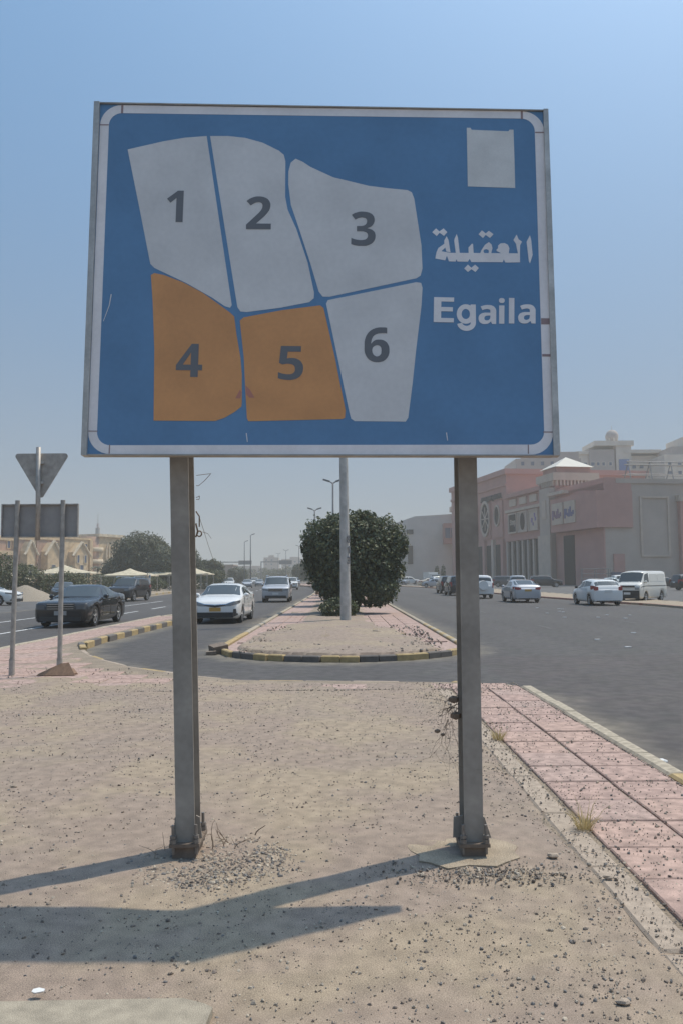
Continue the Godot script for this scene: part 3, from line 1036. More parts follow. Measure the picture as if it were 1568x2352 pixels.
	for k in 20:
		var y := 1.0 + k * 1.05
		tube(s, [Vector3(-0.6, y, 0), Vector3(0.5, y + 0.9, 0.2)], 0.06, 0.06, 4)
	done("lattice", s, mat(lin(0.35, 0.16, 0.15), 0.7), o)
	s = st0()
	cyl(s, Vector3(0, 18.2, 0), Vector3(0, 20.4, 0), 0.8, 0.8, 10)
	cyl(s, Vector3(0, 20.4, 0), Vector3(0, 26, 0), 0.12, 0.05, 5)
	done("antenna", s, M.pole, o)
	s = st0()
	cyl(s, Vector3(-0.9, 14.2, 0), Vector3(-0.9, 16.0, 0), 0.5, 0.5, 8)
	done("antenna", s, M.pole, o)
	# fabric car shades
	var shades := [[-24.5, 96, 5.4, 2.1, 2.95, "sunlit peaked beige carport, the tallest and nearest on the left"], [-39.5, 118, 9.0, 2.55, 3.8, "broad grey-beige carport with a low peak left of the tallest shade"], [-42.5, 100, 6.0, 2.5, 3.5, "flat beige carport partly behind the sign pole on the left"], [-35.5, 88, 3.6, 1.75, 2.55, "small low beige carport in front of the green hedge"], [-27.8, 128, 6.5, 2.3, 3.3, "beige carport just behind the tallest shade on the left"], [-22.6, 122, 5.0, 2.3, 3.3, "beige carport left of the sign's left post"], [-20.2, 112, 5.2, 2.3, 3.4, "beige carport just right of the sign's left post"]]
	for q in shades:
		o = thing("carport", q[5], "carport", P(q[0], GROUND, q[1]), 0.0, "fabric carports on the left")
		var w: float = q[2] / 2
		var d := 2.8
		s = st0(true)
		for i in 8:
			for j in 6:
				var g := []
				for e in [[0, 0], [0, 1], [1, 1], [1, 0]]:
					var u: float = (i + e[0]) / 8.0 * 2 - 1
					var v: float = (j + e[1]) / 6.0 * 2 - 1
					var t := maxf(absf(u), absf(v))
					g.append(Vector3(u * w, lerpf(q[4], q[3], pow(t, 0.8)) + 0.1 * (u * u * v * v), v * d))
				quad(s, g[0], g[3], g[2], g[1])
		done("canopy", s, M.canvas, o)
		s = st0()
		box(s, Vector3(0, q[3] - 0.02, d), Vector3(w * 2, 0.12, 0.05))
		box(s, Vector3(w, q[3] - 0.02, 0), Vector3(0.05, 0.12, d * 2))
		done("canopy_edge", s, M.villa_white, o)
		for x in [-w * 0.95, w * 0.95]:
			for z in [-d * 0.95, d * 0.95]:
				s = st0()
				cyl(s, Vector3(x, 0, z), Vector3(x, q[3], z), 0.05, 0.05, 6)
				done("pole", s, M.galv, o)


# ---------------------------------------------------------------- trees
func leaves(s: SurfaceTool, c: Vector3, r: Vector3, n: int, size: float, cols: Array, pw := 2.0, fill := 0.35, lumps := 9.0) -> void:
	var ln := FastNoiseLite.new()
	ln.seed = rng.randi() % 1000
	ln.frequency = 1.0
	for k in n:
		var d := Vector3(rng.randfn(), rng.randfn(), rng.randfn()).normalized()
		# superellipsoid radius in that direction
		var m := pow(pow(absf(d.x), pw) + pow(absf(d.y), pw) + pow(absf(d.z), pw), -1.0 / pw)
		var bump := ln.get_noise_3dv(d * lumps * 0.25) * 0.30 + ln.get_noise_3dv(d * lumps * 0.7) * 0.20
		var depth := pow(rng.randf(), fill)
		var p := c + d * m * r * (0.55 + 0.45 * depth + bump * depth)
		var nrm := (d + Vector3(rng.randfn(), rng.randfn() + 0.4, rng.randfn()) * 0.7).normalized()
		var u := nrm.cross(Vector3(rng.randfn(), rng.randfn(), rng.randfn())).normalized()
		var v := nrm.cross(u)
		var z := size * rng.randf_range(0.6, 1.3)
		var tone: Color = cols[rng.randi() % cols.size()]
		s.set_color(tone * rng.randf_range(0.75, 1.3))
		var tip := p + v * z
		tri(s, p - v * z * 0.6, p + u * z * 0.42 + nrm * z * 0.12, tip)
		tri(s, p - v * z * 0.6, tip, p - u * z * 0.42 + nrm * z * 0.12)


const GREEN_DARK := [Color(0.070, 0.092, 0.048), Color(0.085, 0.108, 0.055), Color(0.060, 0.080, 0.044), Color(0.115, 0.125, 0.055)]
const GREEN_GREY := [Color(0.085, 0.10, 0.058), Color(0.10, 0.112, 0.062), Color(0.074, 0.086, 0.054), Color(0.12, 0.125, 0.066)]
const GREEN_BUSH := [Color(0.075, 0.092, 0.040), Color(0.095, 0.108, 0.046), Color(0.064, 0.080, 0.036), Color(0.12, 0.12, 0.055)]


func greenery() -> void:
	# clipped trees standing along the median
	var n := 0
	for z in [36.5, 46, 55.5, 65, 75, 86, 98, 112, 130, 150, 172, 196, 222]:
		var first := n == 0
		var big := 1.0 if first else (0.86 if z < 100 else 1.25)
		var ordinal: String = ["", "second", "third", "fourth", "fifth", "sixth", "seventh", "eighth", "ninth", "tenth", "eleventh", "twelfth", "thirteenth"][n]
		var o := thing("median_tree", "big rounded dark green clipped tree on the median, nearest to the lamp pole" if first else "dark clipped tree on the median, %s of its row from the lamp pole" % ordinal, "tree", P((0.5 if first else 0.3) + bend(z), -0.02, z), 0.0, "clipped trees in a row along the median")
		var s := st0()
		for a in [[0.0, 0.0], [0.25, 0.1], [-0.22, -0.1]]:
			tube(s, [Vector3(a[0] * 0.4, 0, a[1]), Vector3(a[0], 0.7, a[1] * 2), Vector3(a[0] * 2.5, 2.0, a[1] * 3)], 0.13, 0.07, 7)
		done("trunk", s, M.bark, o)
		s = st0()
		var q := 1.0 if first else 0.45
		var wv := rng.randf_range(0.9, 1.05) if not first else 1.0
		if first:
			for e in [[0.0, 2.5, 1.9, 1.7, 7500], [-1.0, 3.15, 1.25, 1.15, 3600], [0.1, 3.5, 1.35, 0.95, 3200], [1.25, 3.05, 1.15, 1.15, 3200], [1.35, 2.0, 1.0, 0.9, 2400], [0.75, 1.05, 1.25, 0.75, 3000], [-0.55, 1.25, 1.1, 0.75, 2600], [-1.35, 2.2, 0.9, 0.9, 1800], [0.6, 4.05, 0.5, 0.4, 500], [-0.7, 4.0, 0.45, 0.35, 420], [2.15, 3.0, 0.4, 0.5, 380], [-2.0, 2.9, 0.4, 0.45, 360]]:
				leaves(s, Vector3(e[0] * 0.95 - 0.02, e[1], rng.randfn() * 0.15), Vector3(e[2], e[3], minf(e[2], 1.55)), e[4], 0.115, GREEN_DARK, 2.3, 0.4, 9.0)
		else:
			leaves(s, Vector3(0, 2.45 * big, 0), Vector3(2.15 * wv, 1.75 * big, 1.75), int(11000 * q), 0.19, GREEN_DARK, 2.8, 0.35, 10.0)
		done("crown", s, M.leaf, o)
		n += 1
	var b := thing("low_shrub", "small dark shrub at the foot of the big median tree beside the lamp pole", "shrub", P(-0.15, -0.02, 33.6))
	var sb := st0()
	leaves(sb, Vector3(0, 0.3, 0), Vector3(0.75, 0.42, 0.6), 1500, 0.09, GREEN_DARK, 2.2)
	done("foliage", sb, M.leaf, b)
	# trees on the left of the road
	var trees := [[-32.0, 132, 5.2, 4.7, 5.6, 11000, "tallest feathery tree on the left, just left of the sign's left post"], [-27.5, 129, 3.9, 3.2, 4.2, 5500, "bushy tree half hidden by the sign's left post"], [-37.0, 136, 3.0, 2.4, 3.2, 3500, "low round tree at the left foot of the tallest feathery tree"], [-27.5, 142, 4.3, 3.4, 4.4, 6000, "dark tree right of the sign's left post above the small shade"], [-24.0, 152, 3.2, 2.5, 3.0, 4000, "tree sloping down to the road, right of the sign's left post"], [-27, 215, 2.8, 2.6, 2.8, 2000, "hazy tree at the end of the left tree line"]]
	for q in trees:
		var o := thing("roadside_tree", q[6], "tree", P(q[0], GROUND, q[1]), 0.0, "trees along the left of the road")
		var h: float = q[2]
		var s := st0()
		for k in 5:
			var a := TAU * k / 5 + 0.4
			tube(s, [Vector3(0, 0, 0), Vector3(cos(a) * 0.3, h * 0.4, sin(a) * 0.3), Vector3(cos(a) * q[3] * 0.6, h * 1.05, sin(a) * q[3] * 0.6)], 0.2, 0.06, 6)
		done("trunk", s, M.bark, o)
		s = st0()
		var cnt: int = q[5]
		leaves(s, Vector3(0, h * 0.9, 0), Vector3(q[3], q[4] * 0.75, q[3] * 0.8), cnt, 0.26, GREEN_GREY, 2.2, 0.4, 8.0)
		for k in 7:
			var a := TAU * k / 7.0 + rng.randf()
			var rr: float = q[3] * rng.randf_range(0.45, 0.75)
			leaves(s, Vector3(cos(a) * rr, h * rng.randf_range(0.75, 1.35), sin(a) * rr * 0.8), Vector3(1.5, 1.15, 1.3) * (h / 4.6), cnt / 9, 0.24, GREEN_GREY, 2.0, 0.5, 9.0)
		done("crown", s, M.leaf, o)
	var bushes := [[-33.5, 78, 3.2, 2.2, "tall green hedge bush behind the left thin sign pole"], [-31.0, 80, 2.4, 1.6, "green bush right of the left sign pole in front of the small shade"], [-32.2, 72, 2.6, 2.2, "green bush cut off by the left edge of the view"], [-28.8, 86, 2.2, 1.25, "green hedge bush behind the black saloon in the car park"], [-32.5, 108, 5.0, 1.2, "long green hedge under the broad grey-beige shade"], [-26.2, 106, 3.6, 1.1, "green hedge bush behind the black off-roader"], [-21.5, 130, 3.4, 1.6, "dark hedge just left of the sign's left post"]]
	for q in bushes:
		var o := thing("hedge_bush", q[4], "bush", P(q[0], GROUND, q[1]), 0.0, "green bushes around the left car park")
		var s := st0()
		tube(s, [Vector3(0, 0, 0), Vector3(0.1, q[3], 0)], 0.1, 0.05, 6)
		done("stem", s, M.bark, o)
		s = st0()
		leaves(s, Vector3(0, q[3] * 0.95, 0), Vector3(q[2], q[3], 1.6), 3600, 0.17, GREEN_BUSH, 2.6, 0.35, 8.0)
		done("foliage", s, M.leaf, o)
	# palms before the villas
	for k in 6:
		var x: float = [-71.5, -66.0, -61.0, -56.5, -77.5, -52.5][k]
		var o := thing("palm_tree", "small palm with drooping fronds before the villas, %s of the six" % ["second from the left", "third from the left", "third from the right", "second from the right", "leftmost", "rightmost"][k], "palm tree", P(x, GROUND, 170 + (k % 3) * 4), 0.0, "palms before the villas")
		var s := st0()
		cyl(s, Vector3.ZERO, Vector3(0.1, 4.2, 0), 0.25, 0.18, 8)
		done("trunk", s, M.bark, o)
		for f in 14:
			s = st0()
			var a := TAU * f / 14 + rng.randf() * 0.3
			var lift := rng.randf_range(0.1, 0.9)
			var dir := Vector3(cos(a), 0, sin(a))
			var prev := Vector3(0.1, 4.2, 0)
			var side := dir.cross(Vector3.UP) * 0.28
			for e in 5:
				var t := (e + 1) / 5.0
				var nx := Vector3(0.1, 4.2, 0) + dir * 2.1 * t + Vector3(0, lift * 1.6 * t - 1.7 * t * t, 0)
				s.set_color(GREEN_GREY[f % 4])
				quad(s, prev - side * (1.1 - t), nx - side * (1.0 - t), nx + Vector3(0, 0.1, 0), prev + Vector3(0, 0.1, 0))
				quad(s, prev + Vector3(0, 0.1, 0), nx + Vector3(0, 0.1, 0), nx + side * (1.0 - t), prev + side * (1.1 - t))
				prev = nx
			done("frond", s, M.leaf, o)
	# hazy tree belt at the end of the road
	var s := st0()
	for k in 40:
		var x := -70.0 + k * 1.75 + rng.randf() * 2
		leaves(s, Vector3(x, 2.2 + rng.randf(), -(330 + rng.randf() * 70)), Vector3(3.0, 2.6 + rng.randf() * 1.6, 2.4), 260, 0.6, GREEN_GREY, 2.2, 0.5)
	var far := done("distant_trees", s, M.leaf, null, "stuff")
	tag(far, "hazy belt of trees across the far end of the road", "trees")
	# cypresses and shrubs before the hall
	for q in [[22.4, 196, 4.2, "slim dark conifer before the grey hall, left of the pair"], [23.9, 196, 4.3, "slim dark conifer before the grey hall, right of the pair"], [28.0, 190, 5.0, "dark bushy conifer beside the sign's right post before the grey hall"]]:
		var o := thing("conifer", q[3], "tree", P(q[0], GROUND, q[1]), 0.0, "conifers before the grey hall")
		s = st0()
		cyl(s, Vector3.ZERO, Vector3(0, 2, 0), 0.12, 0.1, 6)
		done("trunk", s, M.bark, o)
		s = st0()
		leaves(s, Vector3(0, q[2] * 0.55, 0), Vector3(0.55, q[2] * 0.5, 0.55), 900, 0.2, GREEN_DARK)
		done("crown", s, M.leaf, o)


# ---------------------------------------------------------------- lamps
func lamp(z: float, x: float, h: float, arms: int, label: String, group: String, r := 0.11, reach := 0.35) -> void:
	var o := thing("street_lamp", label, "street lamp", P(x, GROUND, z), 0.0, group)
	var s := st0(true)
	cyl(s, Vector3.ZERO, Vector3(0, h, 0), r, r * 0.6, 12)
	done("pole", s, M.pole_far, o)
	for a in arms:
		var d := 1.0 if a == 0 else -1.0
		s = st0()
		tube(s, [Vector3(0, h - 0.1, 0), Vector3(d * reach * 0.5, h + 0.03, 0), Vector3(d * reach, h + 0.12, 0)], 0.06, 0.05, 6)
		done("arm", s, M.pole_far, o)
		s = st0()
		box(s, Vector3.ZERO, Vector3(0.62, 0.13, 0.28), Basis(Vector3.BACK, d * 0.3))
		var hd := done("lamp_head", s, M.pole_far, o)
		hd.position = Vector3(d * (reach + 0.2), h + 0.18, 0)


func lamps() -> void:
	# the thick pole on the median that rises behind the sign
	var o := thing("lamp_pole", "thick pale grey lamp pole on the median rising behind the blue sign", "street lamp", P(0.12, -0.03, 30), 0.0)
	var s := st0(true)
	cyl(s, Vector3.ZERO, Vector3(-0.06, 11.5, 0), 0.19, 0.12, 20, false)
	done("pole", s, M.pole, o)
	s = st0(true)
	cyl(s, Vector3(0, 0, 0), Vector3(0, 1.0, 0), 0.194, 0.193, 20, false)
	done("base_sleeve", s, M.pole, o)
	for d in [-1.0, 1.0]:
		s = st0()
		tube(s, [Vector3(-0.06, 11.3, 0), Vector3(d * 1.0, 11.7, 0), Vector3(d * 1.8, 11.9, 0)], 0.07, 0.06, 8)
		done("arm", s, M.pole, o)
		s = st0()
		box(s, Vector3(d * 2.1, 11.95, 0), Vector3(0.9, 0.16, 0.32))
		done("lamp_head", s, M.pole, o)
	for k in 3:
		text(o, "stencilled_number", ["8", "1", "3"][k], Vector3(0.125, 2.95 - k * 0.38, 0.145), 0.16, 0.27, M.sign_ink, Basis(Vector3.UP, 0.85), 0.02)
	var zs := [71, 100, 221, 256, 290]
	var names := ["twin-arm street lamp rising above the median tree, the tallest looking", "twin-arm street lamp just over the median tree's left shoulder", "small twin-arm street lamp left of the median tree, nearest of the far three", "tiny twin-arm street lamp over the far road, middle of the far three", "faintest twin-arm street lamp over the far road, leftmost of the far three"]
	for k in 5:
		lamp(zs[k], [-0.72, -3.25, -11.4, -17.2, -22.2][k], 9.9 if k < 2 else 10.2, 2, names[k], "twin-arm lamps along the median", 0.12)
	lamp(161, -17.7, 10.1, 1, "single-arm street lamp left of the far road, the taller-looking one", "single-arm lamps on the left", 0.13)
	lamp(190, -22.3, 10.1, 1, "single-arm street lamp left of the far road, the shorter-looking one", "single-arm lamps on the left", 0.13)


# ---------------------------------------------------------------- the town sign
func V2(x: float, y: float) -> Vector2:
	return Vector2(x, y)


func rounded(c: Array, r: float) -> PackedVector2Array:
	var o := PackedVector2Array()
	for k in 4:
		var p: Vector2 = c[k]
		var a: Vector2 = (c[(k + 3) % 4] - p).normalized()
		var b: Vector2 = (c[(k + 1) % 4] - p).normalized()
		for e in 9:
			var t := e / 8.0 * PI / 2
			o.append(p + (a + b) * r - b * r * cos(t) - a * r * sin(t) if true else p)
	return o


func flat(parent: Node, called: String, pts: Array, top: float, m: Material) -> MeshInstance3D:
	var s := st0()
	prism(s, PackedVector2Array(pts), Transform3D(Basis.IDENTITY, Vector3(0, 0, -0.002)), top + 0.002)
	return done(called, s, m, parent)


# a flat band of even width along a line of points
func stroke(s: SurfaceTool, pts: Array, w: float, z := 0.0016) -> void:
	for k in pts.size() - 1:
		var d: Vector2 = (pts[k + 1] - pts[k]).normalized()
		var before: Vector2 = (pts[k] - pts[k - 1]).normalized() if k > 0 else d
		var after: Vector2 = (pts[k + 2] - pts[k + 1]).normalized() if k < pts.size() - 2 else d
		var n0: Vector2 = (d + before).normalized().orthogonal() * w / 2
		var n1: Vector2 = (d + after).normalized().orthogonal() * w / 2
		var q := [pts[k] + n0, pts[k + 1] + n1, pts[k + 1] - n1, pts[k] - n0]
		var e := q.map(func(p): return Vector3(p.x, p.y, z))
		var f := q.map(func(p): return Vector3(p.x, p.y, -0.001))
		quad(s, e[3], e[2], e[1], e[0])
		quad(s, e[0], e[1], f[1], f[0])
		quad(s, f[3], f[2], e[2], e[3])


func arc(x: float, y: float, rx: float, ry: float, a: float, b: float) -> Array:
	var o := []
	for k in 25:
		var t := deg_to_rad(lerpf(a, b, k / 24.0))
		o.append(V2(x + cos(t) * rx, y + sin(t) * ry))
	return o


func town_sign() -> void:
	var at := Vector3(-0.07, 0, -4.64)
	var o := thing("town_sign", "large blue district sign on two steel posts showing a numbered map and the name Egaila", "road sign", at)
	var n := Vector3(-0.017, 0.035, 0.999).normalized()
	var u := Vector3(1.0, -0.023, 0.018)
	u = (u - n * u.dot(n)).normalized()
	var s := st0()
	prism(s, [V2(-1.318, 1.033), V2(1.284, 1.000), V2(1.324, -1.002), V2(-1.286, -1.034)], Transform3D(Basis.IDENTITY, Vector3(0, 0, -0.03)), 0.03)
	var p := done("panel", s, M.sign_blue, o)
	p.transform = Transform3D(Basis(u, n.cross(u), n), Vector3(-0.114, 3.22, -4.538) - at)
	# white border of reflective tape
	var a := rounded([V2(-1.289, 1.029), V2(1.266, 1.001), V2(1.298, -0.999), V2(-1.261, -1.029)], 0.125)
	var b := rounded([V2(-1.237, 0.979), V2(1.212, 0.957), V2(1.249, -0.943), V2(-1.213, -0.979)], 0.075)
	s = st0()
	for k in a.size():
		var q := (k + 1) % a.size()
		var z := Vector3(0, 0, 0.0012)
		var e := [Vector3(a[k].x, a[k].y, 0), Vector3(a[q].x, a[q].y, 0), Vector3(b[q].x, b[q].y, 0), Vector3(b[k].x, b[k].y, 0)]
		quad(s, e[0] + z, e[1] + z, e[2] + z, e[3] + z)
		quad(s, e[0], e[1], e[1] + z, e[0] + z)
		quad(s, e[3] + z, e[2] + z, e[2], e[3])
	done("white_border", s, M.sign_white, p)
	# seams where strips of the border tape meet
	var seams := [[-1.163, 1.003, 0.012, 0.05], [-1.262, 0.905, 0.052, 0.006], [1.14, 0.98, 0.012, 0.05], [1.241, 0.873, 0.052, 0.007], [1.262, -0.245, 0.05, 0.035], [1.266, -0.44, 0.05, 0.014], [1.268, -0.873, 0.05, 0.006], [-1.236, -0.9, 0.05, 0.005], [1.16, -0.97, 0.006, 0.05], [-1.14, -1.0, 0.006, 0.05]]
	for q in seams:
		s = st0()
		box(s, Vector3(q[0], q[1], 0.0012), Vector3(q[2], q[3], 0.0024))
		done("tape_seam", s, M.seam, p)
	# the map: four pale districts and two orange ones
	flat(p, "map_district", [V2(-1.120, 0.755), V2(-0.912, 0.807), V2(-0.793, 0.829), V2(-0.666, 0.840), V2(-0.489, -0.168), V2(-0.498, -0.184), V2(-0.529, -0.175), V2(-0.603, -0.125), V2(-0.750, -0.042), V2(-0.935, 0.045), V2(-0.959, 0.069), V2(-1.038, 0.410)], 0.0014, M.sign_grey)
	flat(p, "map_district", [V2(-0.646, 0.840), V2(-0.544, 0.841), V2(-0.443, 0.830), V2(-0.341, 0.801), V2(-0.247, 0.753), V2(-0.218, 0.728), V2(-0.208, 0.69), V2(-0.204, 0.474), V2(-0.188, 0.397), V2(-0.136, 0.283), V2(-0.068, 0.086), V2(-0.028, -0.091), V2(-0.029, -0.124), V2(-0.054, -0.147), V2(-0.215, -0.181), V2(-0.403, -0.208), V2(-0.439, -0.205), V2(-0.457, -0.179)], 0.0014, M.sign_grey)
	flat(p, "map_district", [V2(-0.177, 0.681), V2(-0.150, 0.705), V2(-0.108, 0.686), V2(-0.064, 0.656), V2(0.067, 0.594), V2(0.268, 0.544), V2(0.379, 0.530), V2(0.488, 0.520), V2(0.513, 0.507), V2(0.527, 0.470), V2(0.570, 0.189), V2(0.576, 0.055), V2(0.566, 0.014), V2(0.542, -0.002), V2(0.060, -0.114), V2(0.021, -0.114), V2(-0.002, -0.084), V2(-0.052, 0.080), V2(-0.117, 0.274), V2(-0.170, 0.426), V2(-0.188, 0.550), V2(-0.189, 0.627)], 0.0014, M.sign_grey)
	flat(p, "map_district", [V2(0.041, -0.155), V2(0.051, -0.134), V2(0.075, -0.129), V2(0.542, -0.025), V2(0.569, -0.029), V2(0.577, -0.058), V2(0.572, -0.160), V2(0.544, -0.413), V2(0.526, -0.603), V2(0.503, -0.802), V2(0.489, -0.824), V2(0.209, -0.825), V2(0.189, -0.811), V2(0.179, -0.776)], 0.0014, M.sign_grey)
	var d5 := flat(p, "map_district", [V2(-0.441, -0.258), V2(-0.419, -0.239), V2(-0.205, -0.195), V2(0.007, -0.165), V2(0.027, -0.180), V2(0.096, -0.468), V2(0.158, -0.766), V2(0.155, -0.806), V2(0.141, -0.814), V2(-0.375, -0.833), V2(-0.384, -0.818), V2(-0.398, -0.656), V2(-0.412, -0.474)], 0.0014, M.sign_orange)
	var d4 := flat(p, "map_district", [V2(-0.953, 0.003), V2(-0.934, 0.015), V2(-0.879, 0.004), V2(-0.769, -0.038), V2(-0.658, -0.097), V2(-0.566, -0.162), V2(-0.497, -0.212), V2(-0.473, -0.235), V2(-0.457, -0.337), V2(-0.430, -0.474), V2(-0.420, -0.565), V2(-0.415, -0.728), V2(-0.417, -0.751), V2(-0.456, -0.783), V2(-0.508, -0.815), V2(-0.561, -0.834), V2(-0.902, -0.836), V2(-0.906, -0.707), V2(-0.915, -0.433), V2(-0.936, -0.156)], 0.0014, M.sign_orange)
	d5.set_meta("label", "orange district of the map numbered 5")
	d4.set_meta("label", "orange district of the map numbered 4")
	for q in [["1", -0.832, 0.412, 0.094, 0.188], ["2", -0.352, 0.377, 0.142, 0.196], ["3", 0.242, 0.287, 0.137, 0.203], ["4", -0.716, -0.491, 0.146, 0.19], ["5", -0.149, -0.5, 0.139, 0.194], ["6", 0.326, -0.39, 0.139, 0.2]]:
		text(p, "district_number", q[0], Vector3(q[1], q[2], 0.0022), q[3], q[4], M.sign_ink)
	flat(p, "faded_mark", [V2(-0.452, -0.705), V2(-0.428, -0.655), V2(-0.418, -0.67), V2(-0.424, -0.705)], 0.0019, M.red_mark)
	flat(p, "faded_mark", [V2(-0.398, -0.63), V2(-0.372, -0.655), V2(-0.345, -0.70), V2(-0.375, -0.70), V2(-0.392, -0.68)], 0.0019, M.red_mark)
	flat(p, "blank_patch", [V2(0.825, 0.899), V2(0.847, 0.899), V2(0.852, 0.887), V2(1.063, 0.879), V2(1.069, 0.889), V2(1.092, 0.889), V2(1.096, 0.712), V2(1.099, 0.537), V2(0.831, 0.545), V2(0.828, 0.729)], 0.0016, M.patch)
	# the name in Arabic letters
	s = st0()
	var letters := [
		[V2(0.648, 0.115), V2(0.654, 0.151), V2(0.665, 0.177), V2(0.698, 0.202), V2(0.698, 0.222), V2(0.711, 0.247), V2(0.722, 0.223), V2(0.733, 0.152), V2(0.710, 0.157), V2(0.704, 0.180), V2(0.682, 0.158), V2(0.709, 0.153), V2(0.731, 0.149), V2(0.725, 0.099), V2(0.713, 0.132), V2(0.704, 0.105)],
		[V2(0.763, 0.149), V2(0.754, 0.221), V2(0.756, 0.233), V2(0.768, 0.261), V2(0.775, 0.237), V2(0.785, 0.149)],
		[V2(0.835, 0.149), V2(0.834, 0.181), V2(0.854, 0.205), V2(0.860, 0.201), V2(0.863, 0.149)],
		[V2(0.900, 0.148), V2(0.906, 0.165), V2(0.927, 0.198), V2(0.949, 0.214), V2(0.964, 0.200), V2(0.969, 0.178), V2(0.962, 0.149), V2(0.947, 0.150), V2(0.949, 0.160), V2(0.947, 0.168), V2(0.935, 0.173), V2(0.923, 0.170), V2(0.918, 0.160), V2(0.923, 0.150)],
		[V2(1.018, 0.149), V2(1.006, 0.156), V2(0.993, 0.162), V2(0.991, 0.170), V2(1.000, 0.178), V2(1.001, 0.195), V2(1.014, 0.207), V2(1.037, 0.209), V2(1.056, 0.199), V2(1.064, 0.179), V2(1.060, 0.149)],
		[V2(1.112, 0.149), V2(1.105, 0.183), V2(1.102, 0.205), V2(1.087, 0.228), V2(1.105, 0.260), V2(1.116, 0.232), V2(1.135, 0.218), V2(1.124, 0.196), V2(1.123, 0.149)],
		[V2(0.731, 0.149), V2(1.123, 0.149), V2(1.123, 0.097), V2(1.056, 0.095), V2(1.040, 0.096), V2(1.033, 0.114), V2(1.026, 0.097), V2(0.850, 0.096), V2(0.841, 0.115), V2(0.831, 0.098), V2(0.773, 0.098), V2(0.767, 0.112), V2(0.762, 0.098), V2(0.725, 0.099)],
		[V2(1.161, 0.218), V2(1.180, 0.257), V2(1.187, 0.228), V2(1.194, 0.140), V2(1.179, 0.091), V2(1.173, 0.103), V2(1.166, 0.168)],
		[V2(0.630, 0.270), V2(0.651, 0.293), V2(0.670, 0.275), V2(0.694, 0.293), V2(0.715, 0.271), V2(0.696, 0.249), V2(0.672, 0.267), V2(0.655, 0.248)],
		[V2(0.891, 0.260), V2(0.910, 0.283), V2(0.931, 0.265), V2(0.949, 0.281), V2(0.975, 0.261), V2(0.955, 0.239), V2(0.931, 0.257), V2(0.916, 0.238)],
		[V2(0.810, 0.058), V2(0.831, 0.081), V2(0.850, 0.062), V2(0.871, 0.081), V2(0.892, 0.061), V2(0.873, 0.038), V2(0.851, 0.054), V2(0.831, 0.038)]]
	for l in letters:
		prism(s, PackedVector2Array(l), Transform3D(Basis.IDENTITY, Vector3(0, 0, -0.002)), 0.0035)
	done("arabic_lettering", s, M.sign_white, p)
	for q in [["E", 0.641, 0.753, -0.112, -0.256], ["a", 0.890, 0.988, -0.154, -0.264], ["i", 1.003, 1.035, -0.113, -0.261], ["l", 1.059, 1.089, -0.112, -0.259], ["a", 1.110, 1.207, -0.148, -0.259]]:
		text(p, "lettering", q[0], Vector3((q[1] + q[2]) / 2, (q[3] + q[4]) / 2, 0.0015), q[2] - q[1], q[3] - q[4], M.sign_white, Basis(Vector3.BACK, -0.012))
	s = st0()
	stroke(s, arc(0.819, -0.207, 0.037, 0.043, 0, 360), 0.027)
	stroke(s, [V2(0.860, -0.152), V2(0.861, -0.25)] + arc(0.823, -0.257, 0.038, 0.033, -2, -172), 0.0285, 0.0021)
	done("lettering", s, M.sign_white, p)
	# scratches
	s = st0()
	tube(s, [Vector3(-1.173, -0.112, 0.001), Vector3(-1.181, -0.177, 0.001), Vector3(-1.210, -0.270, 0.001)], 0.003, 0.0015, 4)
	tube(s, [Vector3(0.713, -0.883, 0.001), Vector3(0.719, -0.927, 0.001)], 0.003, 0.002, 4)
	tube(s, [Vector3(-0.385, -0.9, 0.001), Vector3(-0.378, -0.95, 0.001)], 0.003, 0.002, 4)
	done("scratch", s, M.sign_white, p)
	# edge rails
	for q in [[V2(-1.326, 1.043), V2(-1.293, 1.043), V2(-1.262, -1.038), V2(-1.293, -1.038)], [V2(1.262, 1.010), V2(1.289, 1.010), V2(1.330, -1.005), V2(1.296, -1.005)]]:
		s = st0()
		prism(s, PackedVector2Array(q), Transform3D(Basis.IDENTITY, Vector3(0, 0, -0.055)), 0.07)
		done("edge_rail", s, M.alu, p)
	for q in [[V2(-1.293, 1.034), V2(1.262, 1.002), V2(1.262, 1.008), V2(-1.293, 1.041)], [V2(-1.262, -1.030), V2(1.296, -1.000), V2(1.296, -1.007), V2(-1.262, -1.038)]]:
		s = st0()
		prism(s, PackedVector2Array(q), Transform3D(Basis.IDENTITY, Vector3(0, 0, -0.05)), 0.06)
		done("edge_strip", s, M.galv, p)
	for y in [-0.85, 0.0, 0.85]:
		s = st0()
		box(s, Vector3(0, y, -0.055), Vector3(2.5, 0.06, 0.05))
		done("back_rail", s, M.galv, p)
	# the two rolled-steel posts
	for k in 2:
		var foot: Vector3 = [Vector3(-0.862, 0.09, -4.64), Vector3(0.709, 0.08, -4.64)][k]
		var lean: float = [0.0258, -0.0023][k]
		s = st0()
		var h := 3.85
		var w := 0.104
		var d := 0.19
		box(s, Vector3(0, h / 2, -0.005), Vector3(w, h, 0.009))
		box(s, Vector3(0, h / 2, -d + 0.005), Vector3(w, h, 0.009))
		box(s, Vector3(0, h / 2, -d / 2), Vector3(0.007, h, d - 0.02))
		var q := done("post", s, M.post, o)
		q.transform = Transform3D(Basis(Vector3.BACK, lean), foot - at)
		q.set_meta("label", ["left steel post of the sign, with rust streaks", "right steel post of the sign"][k])
		s = st0()
		box(s, Vector3(0, -0.002, -d / 2), Vector3(0.165, 0.018, 0.27))
		done("base_plate", s, M.steel_rust, q)
		s = st0()
		var e := 0.065
		var g := 0.075
